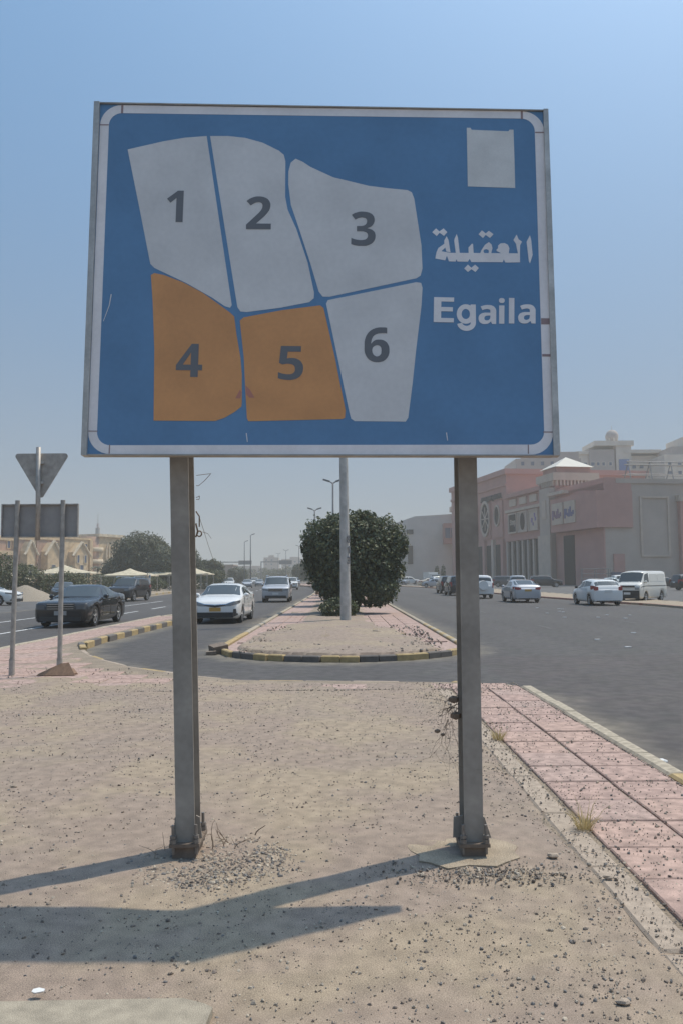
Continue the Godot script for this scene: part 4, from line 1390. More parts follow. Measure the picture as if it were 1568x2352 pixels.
		for f in 4:
			var c4 := [Vector3(-e, 0, 0.02), Vector3(e, 0, 0.02), Vector3(e, 0, -d - 0.02), Vector3(-e, 0, -d - 0.02)]
			var l4 := [Vector3(-g, -0.15, 0.03), Vector3(g - 0.025, -0.15, 0.03), Vector3(g - 0.025, -0.15, -d - 0.03), Vector3(-g, -0.15, -d - 0.03)]
			quad(s, l4[f], c4[f] - Vector3(0, 0.012, 0), c4[(f + 1) % 4] - Vector3(0, 0.012, 0), l4[(f + 1) % 4])
		done("pedestal", s, M.steel_rust, q)
		for x in [-0.062, 0.062]:
			for z in [0.022, -d - 0.022]:
				s = st0()
				cyl(s, Vector3(x, -0.05, z), Vector3(x, 0.105, z), 0.009, 0.009, 8)
				cyl(s, Vector3(x, 0.008, z), Vector3(x, 0.03, z), 0.02, 0.02, 6)
				cyl(s, Vector3(x, 0.034, z), Vector3(x, 0.05, z), 0.018, 0.018, 6)
				done("anchor_bolt", s, M.bolt, q)
		for sd in [-1.0, 1.0]:
			s = st0()
			prism(s, [V2(0, 0.01), V2(0.055 if k else 0.03, 0.01), V2(0.05 if k and sd < 0 else 0.02, 0.12), V2(0, 0.13)], Transform3D(Basis(Vector3(sd, 0, 0), Vector3.UP, Vector3(0, 0, sd)), Vector3(sd * 0.05, 0, -0.07)), 0.008)
			done("gusset", s, M.post, q)


func left_signs() -> void:
	var o := thing("direction_board", "small rectangular board seen from behind on two thin grey poles at the left edge", "road sign", P(-4.95, 0, 13.5))
	var s := st0()
	box(s, Vector3(0, 2.5, -0.07), Vector3(1.26, 0.55, 0.02))
	done("board", s, M.board_back, o)
	s = st0()
	for y in [2.235, 2.765]:
		box(s, Vector3(0, y, -0.045), Vector3(1.26, 0.02, 0.04))
	for x in [-0.62, 0.62]:
		box(s, Vector3(x, 2.5, -0.045), Vector3(0.02, 0.5, 0.04))
	done("board_frame", s, M.galv, o)
	for k in 2:
		var x: float = [-0.385, 0.385][k]
		s = st0(true)
		cyl(s, Vector3(x, 0, 0), Vector3(x + [0.03, 0.005][k], 2.83, 0), 0.038, 0.038, 14, false)
		var q := done("pole", s, M.galv, o)
		s = st0(true)
		cyl(s, Vector3(x, 0, 0), Vector3(x, 0.26, 0), 0.046, 0.046, 14, false)
		done("pole_sleeve", s, M.galv, q)
	o = thing("give_way_sign", "grey back of a downward-pointing triangular sign on a short pole above the board", "road sign", P(-4.94, 2.17, 13.44))
	s = st0(true)
	cyl(s, Vector3(0, 0, 0), Vector3(-0.02, 1.53, 0), 0.038, 0.038, 14)
	done("pole", s, M.galv, o)
	s = st0()
	var pts := PackedVector2Array()
	var c3 := [V2(-0.37, 1.39), V2(0.40, 1.39), V2(0.02, 0.75)]
	for k in 3:
		var c: Vector2 = c3[k]
		var out: Vector2 = (c - V2(0.015, 1.18)).normalized()
		for e in range(-3, 4):
			pts.append(c + out.rotated(-e * 0.34) * 0.045)
	prism(s, pts, Transform3D(Basis.IDENTITY, Vector3(0, 0, -0.065)), 0.018)
	done("triangle_plate", s, M.galv, o)
	s = st0()
	for y in [0.95, 1.28]:
		box(s, Vector3(0, y, -0.035), Vector3(0.12, 0.04, 0.06))
	done("clamp", s, M.alu, o)
	# rusty sheet lying at the foot of the right pole
	s = st0()
	prism(s, [V2(-0.33, 0), V2(-0.30, 0.03), V2(0.02, 0.2), V2(0.15, 0.22), V2(0.27, 0.03), V2(0.28, 0)], Transform3D(Basis(Vector3.RIGHT, -0.5), Vector3.ZERO), 0.02)
	prism(s, [V2(0.02, 0.0), V2(0.02, 0.18), V2(0.15, 0.2), V2(0.27, 0.02)], Transform3D(Basis(Vector3.RIGHT, -1.2), Vector3(0.02, 0.0, -0.1)), 0.02)
	var m := done("rusty_plate", s, M.rust)
	m.position = P(-4.55, 0.0, 13.36)
	tag(m, "bent rusty brown metal sheet at the foot of the right thin pole", "scrap metal")


# ---------------------------------------------------------------- cars
const KINDS := {
	"sedan": {"L": 4.62, "W": 1.78, "H": 1.46, "r": 0.32, "gc": 0.2, "ax": [0.195, 0.785], "tum": 0.74, "cowl": 0.23, "rf": 0.41, "rr": 0.68, "tail": 0.865,
		"prof": [[0, 0.68, 0.71, 0.80], [0.012, 0.75, 0.79, 0.88], [0.045, 0.81, 0.88, 0.95], [0.12, 0.88, 0.96, 1], [0.23, 0.94, 1.03, 1], [0.41, 0.95, 1.42, 1], [0.51, 0.96, 1.47, 1], [0.68, 0.98, 1.42, 1], [0.87, 1.03, 1.12, 0.98], [0.965, 1.02, 1.10, 0.95], [0.99, 0.94, 1.0, 0.9], [1, 0.85, 0.9, 0.86]]},
	"muscle": {"L": 5.05, "W": 1.9, "H": 1.47, "r": 0.36, "gc": 0.18, "ax": [0.185, 0.79], "tum": 0.70, "cowl": 0.31, "rf": 0.475, "rr": 0.66, "tail": 0.85,
		"prof": [[0, 0.76, 0.78, 0.88], [0.012, 0.82, 0.86, 0.95], [0.05, 0.86, 0.91, 0.98], [0.16, 0.90, 0.95, 1], [0.31, 0.95, 1.01, 1], [0.475, 0.97, 1.41, 1], [0.55, 0.97, 1.47, 1], [0.66, 0.98, 1.42, 1], [0.80, 1.07, 1.17, 1], [0.86, 1.06, 1.13, 0.99], [0.975, 1.03, 1.1, 0.96], [1, 0.9, 0.95, 0.92]]},
	"suv": {"L": 4.8, "W": 1.95, "H": 1.8, "r": 0.38, "gc": 0.27, "ax": [0.19, 0.79], "tum": 0.80, "cowl": 0.235, "rf": 0.385, "rr": 0.945, "tail": 0.985,
		"prof": [[0, 0.86, 0.89, 0.88], [0.012, 0.95, 1.0, 0.94], [0.06, 1.03, 1.09, 0.98], [0.16, 1.08, 1.15, 1], [0.235, 1.11, 1.18, 1], [0.385, 1.13, 1.74, 1], [0.5, 1.14, 1.8, 1], [0.85, 1.16, 1.78, 0.99], [0.945, 1.15, 1.71, 0.97], [0.985, 1.1, 1.2, 0.95], [1, 0.95, 1.0, 0.92]]},
	"hatch": {"L": 4.1, "W": 1.76, "H": 1.5, "r": 0.31, "gc": 0.2, "ax": [0.19, 0.81], "tum": 0.76, "cowl": 0.25, "rf": 0.43, "rr": 0.90, "tail": 0.982,
		"prof": [[0, 0.62, 0.64, 0.84], [0.02, 0.72, 0.76, 0.92], [0.1, 0.82, 0.88, 0.98], [0.25, 0.92, 0.99, 1], [0.43, 0.95, 1.44, 1], [0.58, 0.98, 1.5, 1], [0.83, 1.04, 1.45, 0.98], [0.90, 1.06, 1.39, 0.97], [0.982, 1.0, 1.08, 0.94], [1, 0.86, 0.9, 0.92]]},
	"van": {"L": 4.6, "W": 1.7, "H": 1.98, "r": 0.32, "gc": 0.22, "ax": [0.2, 0.78], "tum": 0.87, "cowl": 0.075, "rf": 0.2, "rr": 0.965, "tail": 0.99,
		"prof": [[0, 0.92, 0.94, 0.94], [0.01, 1.04, 1.08, 0.97], [0.075, 1.13, 1.22, 1], [0.2, 1.16, 1.9, 1], [0.3, 1.16, 1.97, 1], [0.92, 1.16, 1.98, 1], [0.965, 1.16, 1.92, 0.99], [0.99, 1.14, 1.3, 0.97], [1, 1.0, 1.05, 0.95]]}}


func car_ring(sp: Dictionary, t: float) -> Array:
	var pr: Array = sp.prof
	var i := 0
	while i < pr.size() - 2 and t > pr[i + 1][0]:
		i += 1
	var f := clampf((t - pr[i][0]) / (pr[i + 1][0] - pr[i][0]), 0, 1)
	var yb := lerpf(pr[i][1], pr[i + 1][1], f)
	var yt := lerpf(pr[i][2], pr[i + 1][2], f)
	var hw: float = lerpf(pr[i][3], pr[i + 1][3], f) * sp.W / 2
	var k := clampf((yt - yb - 0.09) / 0.30, 0, 1)
	var gc: float = sp.gc
	if t < 0.03 or t > 0.97:
		gc += 0.04
	var arch := 0.0
	var z: float = sp.L * (0.5 - t)
	for ax in sp.ax:
		var dz: float = absf(z - sp.L * (0.5 - ax))
		var ra: float = sp.r + 0.06
		if dz < ra:
			arch = maxf(arch, sp.r + sqrt(ra * ra - dz * dz))
	var y1 := maxf(gc + 0.14, arch + 0.005)
	return [Vector3(hw * 0.93, maxf(gc, arch), z), Vector3(hw * 0.99, y1, z), Vector3(hw, maxf(lerpf(gc + 0.14, yb, 0.62), y1 + 0.02), z), Vector3(hw * 0.965, yb, z),
		Vector3(lerpf(hw * 0.90, hw * sp.tum, k), lerpf(lerpf(yb, yt, 0.62), yt - 0.075, k), z), Vector3(hw * 0.58, lerpf(yt - 0.004, yt - 0.018, k), z), Vector3(0, yt, z)]


func car_pt(sp: Dictionary, t: float, v: float) -> Vector3:
	var r := car_ring(sp, t)
	var w := v if v <= 6 else 12.0 - v
	var i := clampi(int(w), 0, 5)
	var p: Vector3 = r[i].lerp(r[i + 1], w - i)
	if v > 6:
		p.x = -p.x
	return p


# a piece laid on the car's skin; corners are (t, v) pairs
func patch(s: SurfaceTool, sp: Dictionary, c: Array, off: float, nu := 6, nv := 4) -> void:
	var g := []
	for i in nu + 1:
		var row := []
		for j in nv + 1:
			var a: Vector2 = c[0].lerp(c[3], float(i) / nu)
			var b: Vector2 = c[1].lerp(c[2], float(i) / nu)
			var q := a.lerp(b, float(j) / nv)
			var e := 0.004
			var p := car_pt(sp, q.x, q.y)
			var dt := car_pt(sp, minf(q.x + e, 1), q.y) - car_pt(sp, maxf(q.x - e, 0), q.y)
			var dv := car_pt(sp, q.x, q.y + 0.1) - car_pt(sp, q.x, q.y - 0.1)
			var n := dt.cross(dv).normalized()
			if n.dot(p - Vector3(0, 0.7, p.z * 0.8)) < 0:
				n = -n
			row.append(p + n * off)
		g.append(row)
	var mid: Vector3 = g[nu / 2][nv / 2]
	var fn_: Vector3 = (g[nu][0] - g[0][0]).cross(g[0][nv] - g[0][0])
	var flip := fn_.dot(mid - Vector3(0, 0.7, mid.z * 0.8)) > 0
	for i in nu:
		for j in nv:
			if flip:
				quad(s, g[i][j], g[i][j + 1], g[i + 1][j + 1], g[i + 1][j])
			else:
				quad(s, g[i][j], g[i + 1][j], g[i + 1][j + 1], g[i][j + 1])


# a strip lying on the nose or the tail; q holds [x, low, high] from the middle outwards
func fascia(s: SurfaceTool, sp: Dictionary, q: Array, sx: float, y: float, w: float, nose: bool) -> void:
	var fine := []
	for k in q.size() - 1:
		for e in 4:
			fine.append([lerpf(q[k][0], q[k + 1][0], e / 4.0), lerpf(q[k][1], q[k + 1][1], e / 4.0), lerpf(q[k][2], q[k + 1][2], e / 4.0)])
	fine.append(q[q.size() - 1])
	var pts := []
	for e in fine:
		var x: float = e[0] * w
		var t := 0.0
		while t < 0.12 and car_ring(sp, t if nose else 1.0 - t)[3].x < x:
			t += 0.001
		var z: float = sp.L / 2 - t * sp.L + (0.06 if t == 0.0 else 0.035)
		pts.append([Vector3(x * sx * 1.012, y + e[1], z if nose else -z), Vector3(x * sx * 1.012, y + e[2], (z - 0.012) if nose else 0.012 - z)])
	for k in pts.size() - 1:
		if (sx > 0) == nose:
			quad(s, pts[k][0], pts[k][1], pts[k + 1][1], pts[k + 1][0])
		else:
			quad(s, pts[k][0], pts[k + 1][0], pts[k + 1][1], pts[k][1])


func wheel_meshes(r: float) -> Array:
	var key := "wheel%.2f" % r
	if not cache.has(key):
		var s := st0(true)
		var prof := [[0.64, 0.075], [0.9, 0.105], [0.98, 0.08], [1.0, 0.03], [1.0, -0.03], [0.98, -0.08], [0.9, -0.105], [0.6, -0.1]]
		for k in 22:
			for q in prof.size() - 1:
				var e := []
				for w in [[k, q], [k, q + 1], [k + 1, q + 1], [k + 1, q]]:
					var a: float = TAU * w[0] / 22
					e.append(Vector3(prof[w[1]][1], cos(a) * r * prof[w[1]][0], sin(a) * r * prof[w[1]][0]))
				quad(s, e[0], e[1], e[2], e[3])
		s.generate_normals()
		var s2 := st0()
		for k in 5:
			var a := TAU * k / 5
			box(s2, Vector3(0.07, cos(a) * r * 0.36, sin(a) * r * 0.36), Vector3(0.03, r * 0.6, r * 0.17), Basis(Vector3.RIGHT, a))
		cyl(s2, Vector3(0.055, 0, 0), Vector3(0.095, 0, 0), r * 0.16, r * 0.13, 10)
		for k in 18:
			var a := TAU * k / 18
			var b := TAU * (k + 1) / 18
			var ra := Vector3(0, cos(a), sin(a)) * r
			var rb := Vector3(0, cos(b), sin(b)) * r
			quad(s2, ra * 0.56 + Vector3(0.07, 0, 0), ra * 0.67 + Vector3(0.085, 0, 0), rb * 0.67 + Vector3(0.085, 0, 0), rb * 0.56 + Vector3(0.07, 0, 0))
		s2.generate_normals()
		var s3 := st0()
		cyl(s3, Vector3(0.03, 0, 0), Vector3(0.035, 0, 0), r * 0.64, r * 0.64, 16)
		s3.generate_normals()
		cache[key] = [s.commit(), s2.commit(), s3.commit()]
	return cache[key]


func car(kind: String, label: String, cat: String, x: float, z: float, yaw: float, paint: Material, opt := {}) -> Node3D:
	var sp: Dictionary = KINDS[kind].duplicate()
	var o := thing(opt.get("called", "parked_car" if opt.get("parked", false) else "car"), label, cat, P(x, opt.get("y", ROAD), z), deg_to_rad(yaw), opt.get("group", "cars on the road and in the car parks"))
	var L: float = sp.L
	var W: float = sp.W
	# body shell
	var ts := []
	for k in 41:
		ts.append(k / 40.0)
	for q in sp.prof:
		ts.append(q[0])
	for ax in sp.ax:
		for e in [-1.0, -0.93, -0.8, -0.6, -0.3, 0.0, 0.3, 0.6, 0.8, 0.93, 1.0]:
			ts.append(ax + e * (sp.r + 0.0599) / L)
	ts.sort()
	var rows := []
	var last := -1.0
	for t in ts:
		if t - last < 0.0015 or t > 1:
			continue
		last = t
		var r := car_ring(sp, t)
		for k in 6:
			var p: Vector3 = r[5 - k]
			r.append(Vector3(-p.x, p.y, p.z))
		rows.append(r)
	var s := st0(true)
	for i in rows.size() - 1:
		for j in 12:
			quad(s, rows[i][j], rows[i][j + 1], rows[i + 1][j + 1], rows[i + 1][j])
		quad(s, rows[i][12], rows[i][0], rows[i + 1][0], rows[i + 1][12])
	s.set_smooth_group(1)
	for end in [0, rows.size() - 1]:
		var sg := 1.0 if end == 0 else -1.0
		var inner := []
		var mid: float = (rows[end][0].y + rows[end][6].y) / 2
		for p in rows[end]:
			inner.append(Vector3(p.x * 0.84, lerpf(p.y, mid, 0.14), p.z + sg * (0.05 if kind != "van" else 0.03)))
		for j in 12:
			if sg > 0:
				quad(s, rows[end][j], inner[j], inner[j + 1], rows[end][j + 1])
			else:
				quad(s, rows[end][j], rows[end][j + 1], inner[j + 1], inner[j])
		for j in 6:
			if sg > 0:
				quad(s, inner[j], inner[12 - j], inner[11 - j], inner[j + 1])
			else:
				quad(s, inner[j], inner[j + 1], inner[11 - j], inner[12 - j])
	done("body", s, paint, o)
	s = st0()
	box(s, Vector3(0, sp.gc + 0.22, 0), Vector3(W * 0.74, 0.34, L * 0.9))
	done("underbody", s, M.black, o)
	# glass
	var tc: float = sp.cowl
	var rf: float = sp.rf
	var rr: float = sp.rr
	var tl: float = sp.tail
	s = st0(true)
	patch(s, sp, [V2(tc + 0.012, 4.12), V2(tc + 0.012, 7.88), V2(rf - 0.006, 7.9), V2(rf - 0.006, 4.1)], 0.006, 8, 8)
	done("windscreen", s, M.glass, o)
	s = st0(true)
	patch(s, sp, [V2(rr + 0.01, 4.15), V2(rr + 0.01, 7.85), V2(tl - 0.012, 7.8), V2(tl - 0.012, 4.2)], 0.006, 8, 8)
	done("rear_window", s, M.glass, o)
	var mid := lerpf(rf, rr, 0.32) if kind != "van" else 0.33
	for sd in [0, 1]:
		var m := func(a: Array) -> Array:
			return a.map(func(q): return q if sd == 0 else V2(q.x, 12 - q.y))
		s = st0(true)
		patch(s, sp, m.call([V2(tc + (rf - tc) * 0.45, 3.12), V2(rf - (rf - tc) * 0.06, 3.86), V2(mid - 0.008, 3.88), V2(mid - 0.008, 3.12)]), 0.006)
		done("side_window", s, M.glass, o)
		if kind == "van":
			for q in [[0.36, 0.63], [0.65, 0.93]]:
				s = st0(true)
				patch(s, sp, m.call([V2(q[0], 3.15), V2(q[0], 3.82), V2(q[1], 3.82), V2(q[1], 3.15)]), 0.01)
				done("side_panel", s, paint, o)
			s = st0(true)
			patch(s, sp, m.call([V2(0.03, 2.42), V2(0.03, 2.55), V2(0.97, 2.55), V2(0.97, 2.42)]), 0.012, 12, 1)
			done("side_trim", s, M.black, o)
		else:
			var back := rr - 0.015 if kind in ["sedan", "muscle"] else rr - 0.06
			s = st0(true)
			patch(s, sp, m.call([V2(mid + 0.008, 3.12), V2(mid + 0.008, 3.88), V2(back, 3.84), V2(lerpf(back, tl, 0.35) if kind in ["sedan", "muscle"] else back + 0.012, 3.14)]), 0.006)
			done("side_window", s, M.glass, o)
		# doors
		for q in [[tc + 0.035, mid], [mid + 0.008, sp.ax[1] - (sp.r + 0.02) / L]]:
			if kind == "van" and q[0] > mid:
				continue
			s = st0(true)
			patch(s, sp, m.call([V2(q[0], 1.1), V2(q[0], 2.95), V2(q[1], 2.95), V2(q[1], 1.1)]), 0.007, 8, 6)
			var d := done("door", s, paint, o)
			var hp := car_pt(sp, q[1] - 0.035, 2.75)
			s = st0()
			box(s, Vector3((hp.x + 0.02) * (1 if sd == 0 else -1), hp.y, hp.z), Vector3(0.04, 0.03, 0.18))
			done("handle", s, M.chrome if kind == "muscle" else paint, d)
		# lamps
		var sx := 1.0 if sd == 0 else -1.0
		var hy := car_pt(sp, 0.012, 2.8).y - 0.02
		var ty := car_pt(sp, 0.985, 2.75).y
		var w2 := W / 1.78
		var hl: Array = {"sedan": [[0.36, -0.055, 0.0], [0.55, -0.05, 0.075], [0.72, -0.01, 0.125], [0.85, 0.05, 0.15]], "hatch": [[0.44, -0.06, 0.05], [0.65, -0.05, 0.1], [0.85, 0.03, 0.15]], "muscle": [[0.5, -0.13, 0.03], [0.84, -0.13, 0.03]], "suv": [[0.45, -0.1, 0.04], [0.7, -0.08, 0.06], [0.86, -0.03, 0.07]], "van": [[0.52, -0.2, -0.05], [0.8, -0.2, -0.05]]}[kind]
		s = st0(true)
		fascia(s, sp, hl, sx, hy, w2, true)
		done("headlight", s, M.lamp_dark if kind == "muscle" else M.lamp, o)
		var rl: Array = {"sedan": [[0.44, -0.06, 0.05], [0.62, -0.09, 0.08], [0.86, -0.06, 0.1]], "hatch": [[0.56, -0.06, 0.12], [0.72, -0.08, 0.16], [0.85, -0.02, 0.2]], "muscle": [[0.3, -0.06, 0.06], [0.86, -0.06, 0.06]], "suv": [[0.7, -0.22, 0.16], [0.86, -0.22, 0.18]], "van": [[0.7, -0.4, -0.1], [0.82, -0.4, -0.1]]}[kind]
		s = st0(true)
		fascia(s, sp, rl, sx, ty, w2, false)
		done("taillight", s, M.tail, o)
		if kind == "sedan":
			s = st0(true)
			fascia(s, sp, [[0.66, sp.gc + 0.06, sp.gc + 0.34], [0.80, sp.gc + 0.12, sp.gc + 0.36]], sx, 0.0, w2, true)
			done("bumper_vent", s, M.black, o)
		# mirror
		var mp := car_pt(sp, tc + 0.075, 3.15)
		s = st0(true)
		ball(s, Vector3((mp.x + 0.1) * (1 if sd == 0 else -1), mp.y + 0.06, mp.z), Vector3(0.11, 0.08, 0.09), 8)
		done("mirror", s, opt.get("mirror", paint), o)
	# nose and tail
	s = st0()
	var ny := car_pt(sp, 0.012, 2.8).y
	var big := kind in ["muscle", "suv"]
	if kind in ["sedan", "hatch"]:
		for sx in [1.0, -1.0]:
			fascia(s, sp, [[0.0, -0.12, -0.035], [0.38, -0.065, -0.01]], sx, ny, 1.0, true)
	else:
		box(s, Vector3(0, ny - (0.06 if big else 0.0), L / 2 + 0.03), Vector3(W * (0.5 if big else 0.56), 0.2 if big else 0.09, 0.07))
	done("grille", s, M.black, o)
	s = st0()
	if big:
		for k in 3:
			box(s, Vector3(0, ny - 0.13 + k * 0.075, L / 2 + 0.066), Vector3(W * 0.48, 0.018, 0.02))
	else:
		for sx in [1.0, -1.0]:
			fascia(s, sp, [[0.0, -0.04, -0.012], [0.38, -0.02, 0.01], [0.7, 0.10, 0.118]], sx, ny, W / 1.78, true)
	done("grille_bar", s, M.chrome, o)
	s = st0()
	if kind == "van":
		box(s, Vector3(0, sp.gc + 0.26, L / 2 + 0.024), Vector3(W * 0.9, 0.5, 0.06))
	else:
		box(s, Vector3(0, sp.gc + 0.13, L / 2 + 0.03), Vector3(W * 0.74, 0.19 if kind == "sedan" else 0.15, 0.07))
	done("bumper_grille", s, M.black, o)
	s = st0()
	box(s, Vector3(0, sp.gc + 0.09, -L / 2 - 0.015), Vector3(W * 0.7, 0.1, 0.05))
	done("rear_bumper_trim", s, M.black, o)
	s = st0()
	box(s, Vector3(0, sp.gc + 0.33, L / 2 + 0.056), Vector3(0.42, 0.14, 0.02))
	done("number_plate", s, opt.get("plate", M.board_back if kind == "muscle" else M.plate), o)
	s = st0()
	box(s, Vector3(0, ty_rear(sp) - 0.02, -L / 2 - 0.056), Vector3(0.42, 0.14, 0.02))
	done("number_plate", s, opt.get("plate", M.plate), o)
	# wheels
	var wm := wheel_meshes(sp.r)
	for ax in sp.ax:
		for sd in [1.0, -1.0]:
			var w := inst("wheel", wm[0], M.tyre, o, Transform3D(Basis(Vector3.UP, 0.0 if sd > 0 else PI), Vector3(sd * (W / 2 - 0.125), sp.r, L * (0.5 - ax))))
			inst("rim", wm[1], M.rim, w, Transform3D.IDENTITY)
			inst("hub_shade", wm[2], M.black, w, Transform3D.IDENTITY)
	if opt.get("rails", false):
		for sd in [-1.0, 1.0]:
			s = st0()
			tube(s, [Vector3(sd * W * 0.35, sp.H - 0.05, 1.0), Vector3(sd * W * 0.35, sp.H + 0.05, 0.8), Vector3(sd * W * 0.35, sp.H + 0.05, -1.6), Vector3(sd * W * 0.35, sp.H - 0.06, -1.9)], 0.025, 0.025, 6)
			done("roof_rail", s, M.chrome, o)
	if opt.get("spare", false):
		s = st0()
		cyl(s, Vector3(-0.1, 1.0, -L / 2 - 0.02), Vector3(-0.1, 1.0, -L / 2 - 0.24), 0.38, 0.35, 22)
		done("spare_wheel_cover", s, paint, o)
	return o


func ty_rear(sp: Dictionary) -> float:
	return car_pt(sp, 0.985, 2.3).y


func gloss(r: float, g: float, b: float, metal := 0.0) -> StandardMaterial3D:
	var m := mat(lin(r, g, b), 0.5, metal)
	m.metallic_specular = 0.3
	m.clearcoat_enabled = true
	m.clearcoat = 1.0
	m.clearcoat_roughness = 0.05
	return m


func cars() -> void:
	var white := gloss(0.68, 0.68, 0.66)
	var black := gloss(0.012, 0.012, 0.014)
	var silver := gloss(0.42, 0.43, 0.45, 0.4)
	var grey := gloss(0.33, 0.34, 0.35, 0.4)
	var blue := gloss(0.03, 0.05, 0.12)
	var lp := {"group": "cars parked at the left"}
	var rp := {"group": "cars parked before the mall"}
	# left carriageway
	car("muscle", "glossy black saloon coming nearest on the left road, behind the thin sign poles", "car", -9.62, 31.0, 0, black)
	car("sedan", "white saloon with a yellow plate coming down the lane just right of the left post", "car", -4.55, 32.6, -1.5, white, {"plate": M.plate_yellow})
	car("suv", "silver grey off-roader following the white saloon in the turning lane", "off-road car", -4.55, 58.9, 1, silver, {"rails": true})
	car("suv", "white off-roader behind the silver grey one on the left road", "off-road car", -7.25, 119, 4, white)
	car("suv", "black off-roader coming along the far lane, left of the sign's left post", "off-road car", -16.2, 63.4, -6, black, {"rails": true})
	car("sedan", "small distant silver saloon, left one of the oncoming pair beyond the white saloon's roof", "car", -16.6, 146, 6, silver)
	car("sedan", "small distant silver saloon, right one of the oncoming pair beyond the white saloon's roof", "car", -16.9, 170, 6, grey)
	car("suv", "tiny white off-roader farthest along the left road beside the median tree", "off-road car", -10.9, 196, 9, white)
	car("suv", "tiny white car far off between the two distant silver saloons", "car", -20.6, 196, 8, white)
	car("suv", "pale off-roader with a dark front over the white saloon's roof", "off-road car", -19.2, 141, 6, white)
	# parked on the left
	car("sedan", "white saloon seen side-on, cut off by the left edge beyond the road", "car", -23.7, 55, 86, white, lp)
	car("sedan", "black saloon parked by the sand heap, half behind the right thin pole", "car", -22.9, 68.5, 14, black, lp)
	car("sedan", "dark car parked in shade behind the black off-roader", "car", -24.2, 98, 20, black, lp)
	car("sedan", "white saloon parked side-on under the trees right of the left post", "car", -25.6, 162, 50, white, lp)
	car("hatch", "dark blue car parked right of the white saloon under the trees", "car", -24.8, 172, 25, blue, lp)
	# right carriageway, all driving away
	car("suv", "white off-roader with a covered spare wheel, partly hidden by the right post", "off-road car", 10.5, 64.9, 180, white, {"spare": true})
	car("suv", "black off-roader with its red lamp showing left of the right post, the farther one", "off-road car", 10.75, 84.6, 180, black)
	car("suv", "black off-roader mostly hidden behind the right post, the nearer one", "off-road car", 10.4, 75.2, 180, black)
	car("sedan", "silver saloon driving away, red lamps, on the right road", "car", 11.65, 54.4, 180, silver, {"plate": M.plate_yellow})
	car("hatch", "white hatchback driving away at the right, beside the old van", "car", 14.7, 48.1, 181, white, {"mirror": M.black})
	car("sedan", "silver saloon turning off the road left of the right post", "car", 14.7, 129, -125, silver)
	car("van", "old white panel van with a black front parked beside the right road", "van", 19.3, 53.6, -41, gloss(0.62, 0.60, 0.54), {"called": "panel_van", "group": "", "plate": M.plate})
	# parked before the mall
	car("suv", "long black off-roader parked side-on beyond the silver saloon", "off-road car", 30.8, 126, 88, black, rp)
	car("suv", "dark grey off-roader parked just right of the right post", "off-road car", 26.2, 131, 60, gloss(0.09, 0.09, 0.095), rp)
	car("suv", "grey off-roader glimpsed between the spare-wheel car and the dark parked one", "off-road car", 19.6, 93, 170, grey, rp)
	car("suv", "white off-roader parked side-on behind the white hatchback", "off-road car", 41.3, 120, 90, white, rp)
	car("sedan", "grey-blue saloon parked between the hatchback and the white off-roader", "car", 32.4, 100, 82, gloss(0.22, 0.27, 0.3, 0.3), rp)
	car("sedan", "black saloon parked behind the old van's roof", "car", 43.8, 113, 90, black, rp)
	car("sedan", "white saloon parked at the far right beyond the van", "car", 50.5, 124, 96, white, rp)
	car("suv", "dark off-roader at the right edge behind the van's rear", "off-road car", 39.0, 92, 100, black, rp)
	car("suv", "white off-roader parked before the grey hall right of the median tree", "off-road car", 15.3, 190, 100, white, rp)
	car("sedan", "pale saloon parked left of the white off-roader before the grey hall", "car", 12.6, 186, 70, silver, rp)
	car("suv", "white off-roader parked behind the turning silver saloon", "off-road car", 17.6, 145, 110, white, rp)
	car("sedan", "beige saloon parked behind the turning silver saloon", "car", 15.9, 150, 100, gloss(0.5, 0.43, 0.33), rp)
	# small lorries
	for k in 2:
		var o := thing("lorry", ["dark lorry with an open cage frame parked behind the grey-blue saloon", "small white box lorry parked before the grey hall"][k], "lorry", P([40.0, 19.2][k], ROAD, [128, 178][k]), deg_to_rad([80, 10][k]))
		blk(o, "cab", -1.0, 1.0, 0.5, 2.2, 1.4, 3.0, white if k else gloss(0.05, 0.08, 0.14))
		blk(o, "windscreen", -0.85, 0.85, 1.4, 2.0, 3.0, 3.03, M.glass)
		blk(o, "chassis", -0.9, 0.9, 0.45, 0.8, -3.0, 1.4, M.black)
		if k:
			blk(o, "cargo_box", -1.05, 1.05, 0.8, 2.7, -3.0, 1.2, white)
		else:
			var s := st0()
			for x in [-1.0, 1.0]:
				for z in [-2.9, -0.9, 1.2]:
					cyl(s, Vector3(x, 0.8, z), Vector3(x, 2.75, z), 0.05, 0.05, 6)
				for y in [1.3, 2.0, 2.75]:
					cyl(s, Vector3(x, y, -2.9), Vector3(x, y, 1.2), 0.05, 0.05, 6)
			for z in [-2.9, 1.2]:
				cyl(s, Vector3(-1, 2.75, z), Vector3(1, 2.75, z), 0.05, 0.05, 6)
			done("cage_frame", s, M.pole_far, o)
		var wm := wheel_meshes(0.38)
		for z in [2.1, -2.0]:
			for sd in [1.0, -1.0]:
				var w := inst("wheel", wm[0], M.tyre, o, Transform3D(Basis(Vector3.UP, 0.0 if sd > 0 else PI), Vector3(sd * 0.9, 0.38, z)))
				inst("rim", wm[1], M.rim, w, Transform3D.IDENTITY)


